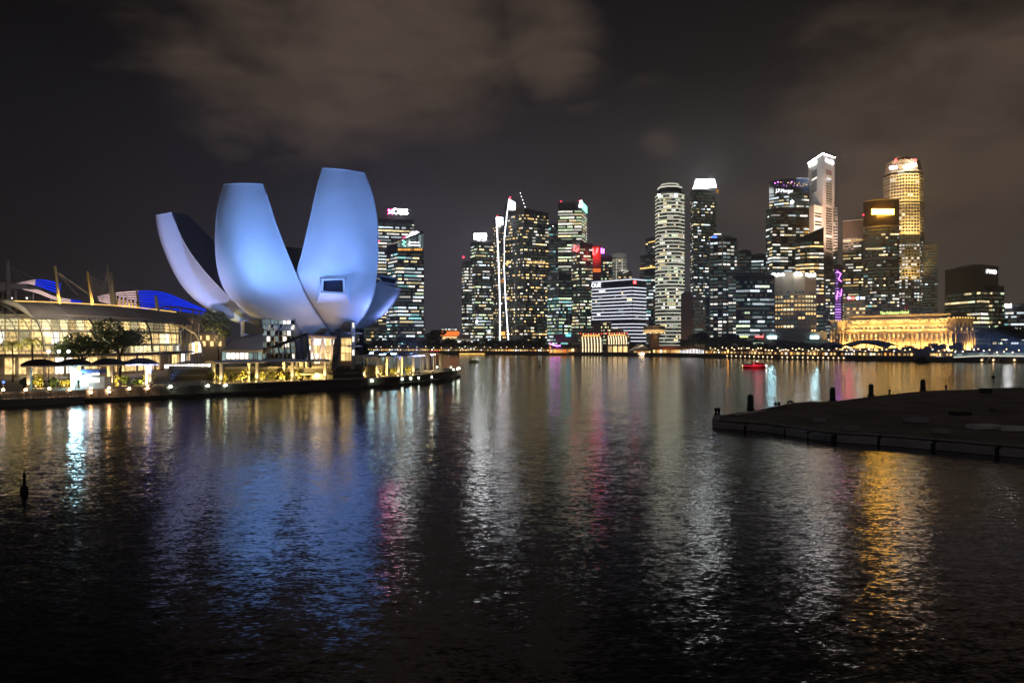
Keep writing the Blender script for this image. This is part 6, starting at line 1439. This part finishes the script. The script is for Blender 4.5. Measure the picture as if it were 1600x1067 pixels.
for lb, px, py, L_ in (('long white excursion boat moored by the dark waterside block', 1466, 564.5, 17), ('white boat with bright cabin lights beneath the glass footbridge end', 1493, 562.5, 13)):
    o, T = boat('white_boat', lb, px, py, L_, 4, 1.3, 'hull_white', (-.4, .2, 1.9, 'hull_white'))
    for k in range(6): piece('cabin_light', 'pane', 'shop_white', T(L_ * (-.36 + k * .1), -1.7, 2.2), (L_ * .07, 1, .9), 0, o)
    light('deck_glow', 'POINT', T(0, -4, 3), 500, (1, .97, .85), size=.5, parent=o)
o, T = boat('tour_boat', 'moored tour boat with red lit awnings beyond the colonnade pavilion', 678, 553.6, 12, 4, 1.4, 'roof_dark', (-.4, .4, 2.4, 'paint_red'))
for k in range(6): piece('awning_light', 'pane', 'led_red', T(-4.2 + k * 1.6, -1.8, 2.4 + (k % 2) * .7), (1.2, 1, .6), 0, o)
# white deck tents at the far quay by the yellow boat
for k in range(5):
    p = SP(722 + k * 4.6, 8); o = thing('white_tent', 'small white lit tent on the quay above the yellow-hulled boat', 'tent', p, 'white lit tents on the quay'); m = MB(); m.lathe(p, [(1.3, 2.4), (1.4, 2.7), (.1, 4.2)], 6, smooth=False); m.build('roof', 'paint_white', o)
    for s in (-1, 1): m = MB(); m.tube([p + Vector((s * 1.1, -.8, 0)), p + Vector((s * 1.1, -.8, 2.5))], .06, 5); m.build('pole', 'steel_white', o)
    piece('lamp', 'globe', 'lamp_white', p + Vector((0, -1.0, 2.9)), (.4, .4, .4), 0, o)

# ================================================================== FLOATING PONTOON, RIGHT FOREGROUND
PT = 1.15
pf = [GP(1115, 668), GP(1200, 675), GP(1300, 690), GP(1400, 697), GP(1500, 706), GP(1600, 715), GP(1720, 726)]
pb = [GP(1760, 600, PT), GP(1600, 606, PT), GP(1440, 610.5, PT), GP(1361, 619, PT), GP(1300, 627, PT), GP(1200, 639, PT), GP(1118, 649, PT)]
pon = thing('pontoon', 'dark concrete pontoon with rough littered deck floating in the foreground', 'pontoon', V3(GP(1400, 660), 0))
m = MB(); m.prism([p.to_2d() for p in pf] + [p.to_2d() for p in pb], -1.2, PT - .45); m.build('float', 'rubber', pon)
# uneven deck surface
m = MB(); rows = []; NX, NY = 60, 30
A0 = [p.to_2d() for p in pf]; B0 = [p.to_2d() for p in reversed(pb)]
def along(pl, t):
    d = [0]
    for a, c in zip(pl[:-1], pl[1:]): d.append(d[-1] + (c - a).length)
    s = t * d[-1]
    for k in range(len(pl) - 1):
        if s <= d[k + 1] + 1e-6: return pl[k].lerp(pl[k + 1], (s - d[k]) / (d[k + 1] - d[k]))
    return pl[-1]
for i in range(NX + 1):
    t = i / NX; a, c = along(A0, t), along(B0, t); r = []
    for j in range(NY + 1):
        s = j / NY; p = a.lerp(c, s); e = min(1, s * 6) * min(1, (1 - s) * 5) * min(1, t * 9)
        hgt = PT - .05 + e * (.45 * max(0, mnoise.noise(Vector((p.x * .06, p.y * .05, 3)))) + .16 * mnoise.noise(Vector((p.x * .35, p.y * .3, 1))) + .9 * math.exp(-((p.x - 50) / 16) ** 2 - ((p.y - 132) / 16) ** 2)); r.append(V3(p, hgt))
    rows.append(r)
m.grid(rows, 0, True, flip=False); m.build('deck', 'pontoon_top', pon)
# edge blocks, black fenders between them
for line, nb in ((A0, 9), (B0, 10)):
    cuts = [0.0]
    for k in range(nb): cuts.append(cuts[-1] + rg.uniform(.6, 1.5))
    cuts = [q / cuts[-1] for q in cuts]
    for k in range(nb):
        t0, t1 = cuts[k] + .003, cuts[k + 1] - rg.uniform(.003, .009); m = MB(); dz = rg.uniform(-.14, .08); pr = .1 + rg.uniform(-.05, .2); ns = 5
        for i in range(ns):          # each block follows the edge and has a chipped, sloping top
            a, c = along(line, t0 + (t1 - t0) * i / ns), along(line, t0 + (t1 - t0) * (i + 1) / ns); d = (c - a).normalized(); n = Vector((d.y, -d.x)) * (1 if line is A0 else -1); h0_ = PT + dz + rg.uniform(-.05, .05)
            q = [a + n * (pr + .35), c + n * (pr + .35), c - n * 1.1, a - n * 1.1]; zt = [h0_ - .35, h0_ - .35, h0_ + .12, h0_ + .12]
            if line is not A0: q = [q[1], q[0], q[3], q[2]]
            m.hexa([V3(p, .05) for p in q] + [V3(p, z) for p, z in zip(q, zt)])
        m.build('edge_block', 'pontoon_side', pon)
        if k: p = along(line, cuts[k]); m = MB(); m.ebox(p - d * rg.uniform(.15, .4), p + d * rg.uniform(.15, .4), n, -.4, PT - rg.uniform(.2, .5), -.3, .5); m.build('fender', 'rubber', pon)
m = MB(); m.ebox(along(A0, 0), along(B0, 0), (along(B0, 0) - along(A0, 0)).normalized().orthogonal(), .1, PT + .1, -.8, .2); m.build('edge_block', 'pontoon_side', pon)
for pts, mt in (([(1150, 645.5), (1185, 643), (1205, 641.5)], 'paint_white'), ([(1206, 641.4), (1222, 640), (1240, 636.5)], 'paint_yellow')):
    m = MB(); pp = [GP(x, y, PT + .3) for x, y in pts]
    for a, c in zip(pp[:-1], pp[1:]): d = (c - a).to_2d().normalized(); m.ebox(a, c, Vector((d.y, -d.x)), PT - .2, PT + .4, -.3, .3)
    m.build('kerb', mt, pon)
def pile(px, pyb, pyt, w, label):
    b0 = GP(px, pyb, PT); Y = b0.y + 1.6; r = w / F * Y / 2; zt = ZP(pyt, Y); p = RAY(px, Y); o = thing('mooring_pile', label, 'pile', V3(p, -3), 'round-topped mooring piles behind the pontoon')
    m = MB(); m.lathe(V3(p, -3), [(r, 0), (r, zt + 3 - r * 1.1), (r * .9, zt + 3 - r * .5), (r * .5, zt + 3 - r * .12), (.05, zt + 3)], 14); m.build('shaft', 'steel_black', o)
    m = MB(); m.lathe(V3(p, PT - .2), [(r * 1.25, 0), (r * 1.25, .5), (r * 1.05, .5)], 12); m.build('collar', 'rubber', o)
pile(1172.5, 641, 616, 9.5, 'mooring pile closest to the narrow pontoon tip'); pile(1301, 627.5, 604.5, 8.6, 'mooring pile between the ringed bollard and the deck hump'); pile(1361, 619.5, 599.5, 7.6, 'mooring pile behind the long low deck hump'); pile(1442, 610.5, 592.5, 7.6, 'mooring pile standing alone at the far pontoon edge')
for px, py in ((1118.5, 648), (1123, 648), (1212.5, 638), (1217, 638), (1390, 616.5), (1478, 608.5)):
    p = GP(px, py, PT); o = thing('bollard', 'small dark twin bollard on the pontoon edge' if px < 1300 else 'single stubby bollard on the far pontoon edge', 'bollard', p, 'bollards on the pontoon'); m = MB(); m.lathe(p, [(.2, 0), (.15, .5), (.28, .75), (.28, 1.0), (.1, 1.1)], 8); m.build('post', 'rubber', o); m = MB(); m.box(p.x - .3, p.x + .3, p.y - .3, p.y + .3, PT - .1, PT + .07); m.build('base', 'pontoon_side', o)
p = GP(1235, 637, PT); o = thing('tyre_fender', 'black rubber tyre lying upright on the pontoon edge', 'tyre', p); m = MB(); m.tube([p + Vector((math.cos(a) * .55, 0, .6 + math.sin(a) * .5)) for a in [k * .524 for k in range(13)]], .2, 7); m.build('tyre', 'rubber', o)
p = GP(1540, 615, PT); o = thing('equipment_crate', 'dark equipment crate on the far pontoon edge', 'crate', p); m = MB(); m.box(p.x - 1, p.x + 1, p.y - .7, p.y + .7, PT - .1, PT + 1.1); m.build('body', 'rubber', o); m = MB(); m.box(p.x - 1.1, p.x + 1.1, p.y - .8, p.y + .8, PT + 1.1, PT + 1.2); m.build('lid', 'steel_black', o)
rg = random.Random(77)
for px, py, w, dd, mt in ((1535, 665, 3.6, 1.6, 'paint_white'), (1580, 668, 3.0, 1.5, 'paint_white'), (1470, 672, 2.0, 1.0, 'concrete'), (1330, 668, 2.4, .8, 'concrete'), (1430, 655, 3.2, 1.6, 'pontoon_side'), (1565, 640, 3, 2, 'pontoon_top'), (1500, 645, 2.6, 1.8, 'rubber'), (1280, 655, 1.8, .7, 'pontoon_side')):
    p = GP(px, py, PT + .35); o = thing('flat_slab', {'paint_white': 'pale flat board lying on the pontoon deck', 'concrete': 'grey flat slab lying on the pontoon deck'}.get(mt, 'dark flat slab lying on the pontoon deck'), 'slab', V3(p, PT), 'slabs lying on the pontoon deck'); m = MB(); a = rg.uniform(-.3, .3); u, v = Vector((math.cos(a), math.sin(a))), Vector((-math.sin(a), math.cos(a))); c = p.to_2d(); q = [c - u * w / 2 - v * dd / 2, c + u * w / 2 - v * dd / 2, c + u * w / 2 + v * dd / 2, c - u * w / 2 + v * dd / 2]; m.prism(q, PT, PT + .55); m.build('slab', mt, o)
# buoys
p = GP(38, 768); o = thing('channel_buoy', 'slim dark channel buoy with cone top floating near the boardwalk', 'buoy', p); m = MB(); m.lathe(p, [(.30, -.3), (.32, .35), (.14, .5), (.10, 1.2)], 10); m.build('body', 'rubber', o); m = MB(); m.lathe(p, [(.17, 1.2), (.03, 1.75)], 8); m.build('topmark', 'steel_black', o)
for px, py in ((1552, 590), (843, 573)):
    p = GP(px, py); o = thing('marker_buoy', 'tiny dark marker buoy near the footbridge shore' if px > 1000 else 'tiny dark marker buoy in mid bay', 'buoy', p); m = MB(); m.lathe(p, [(.6, -.3), (.6, .4), (.2, .8)], 8); m.build('body', 'rubber', o); m = MB(); m.tube([p + Vector((0, 0, .8)), p + Vector((0, 0, 2.2))], .12, 5); m.build('pole', 'rubber', o)

# ================================================================== HAZE over the bay
def haze():
    m, N, L = newmat('haze'); out = N('ShaderNodeOutputMaterial'); v = N('ShaderNodeVolumePrincipled')
    v.inputs['Color'].default_value = (.92, .93, .96, 1); v.inputs['Density'].default_value = .00036; v.inputs['Anisotropy'].default_value = .2
    L(v.outputs[0], out.inputs['Volume'])
    b = MB(); b.box(-1500, 1500, -60, 1500, -5, 285); o = b.build('haze', 'haze'); o['kind'] = 'stuff'
haze()

# unseen mast added at the pontoon's wide end; its projector fills light on the museum
p = GP(1712, 700, PT); o = thing('added_light_mast', 'slim steel mast added unseen at the wide end of the pontoon to light the museum', 'mast', p)
m = MB(); m.tube([p, p + Vector((0, 0, 9))], [.22, .14], 8); m.build('pole', 'steel_black', o); m = MB(); m.lathe(p, [(.5, -.1), (.5, .12), (.25, .16)], 10); m.build('base', 'pontoon_side', o)
m = MB(); m.box(p.x - .4, p.x + .4, p.y - .35, p.y + .35, p.z + 9, p.z + 9.6); m.build('fill_projector_housing', 'steel_black', o)
light('beam', 'SPOT', p + Vector((-.7, .4, 9.4)), 760000, (.19, .39, 1.0), P(480, 360, 208), .4, 25, .9, o)
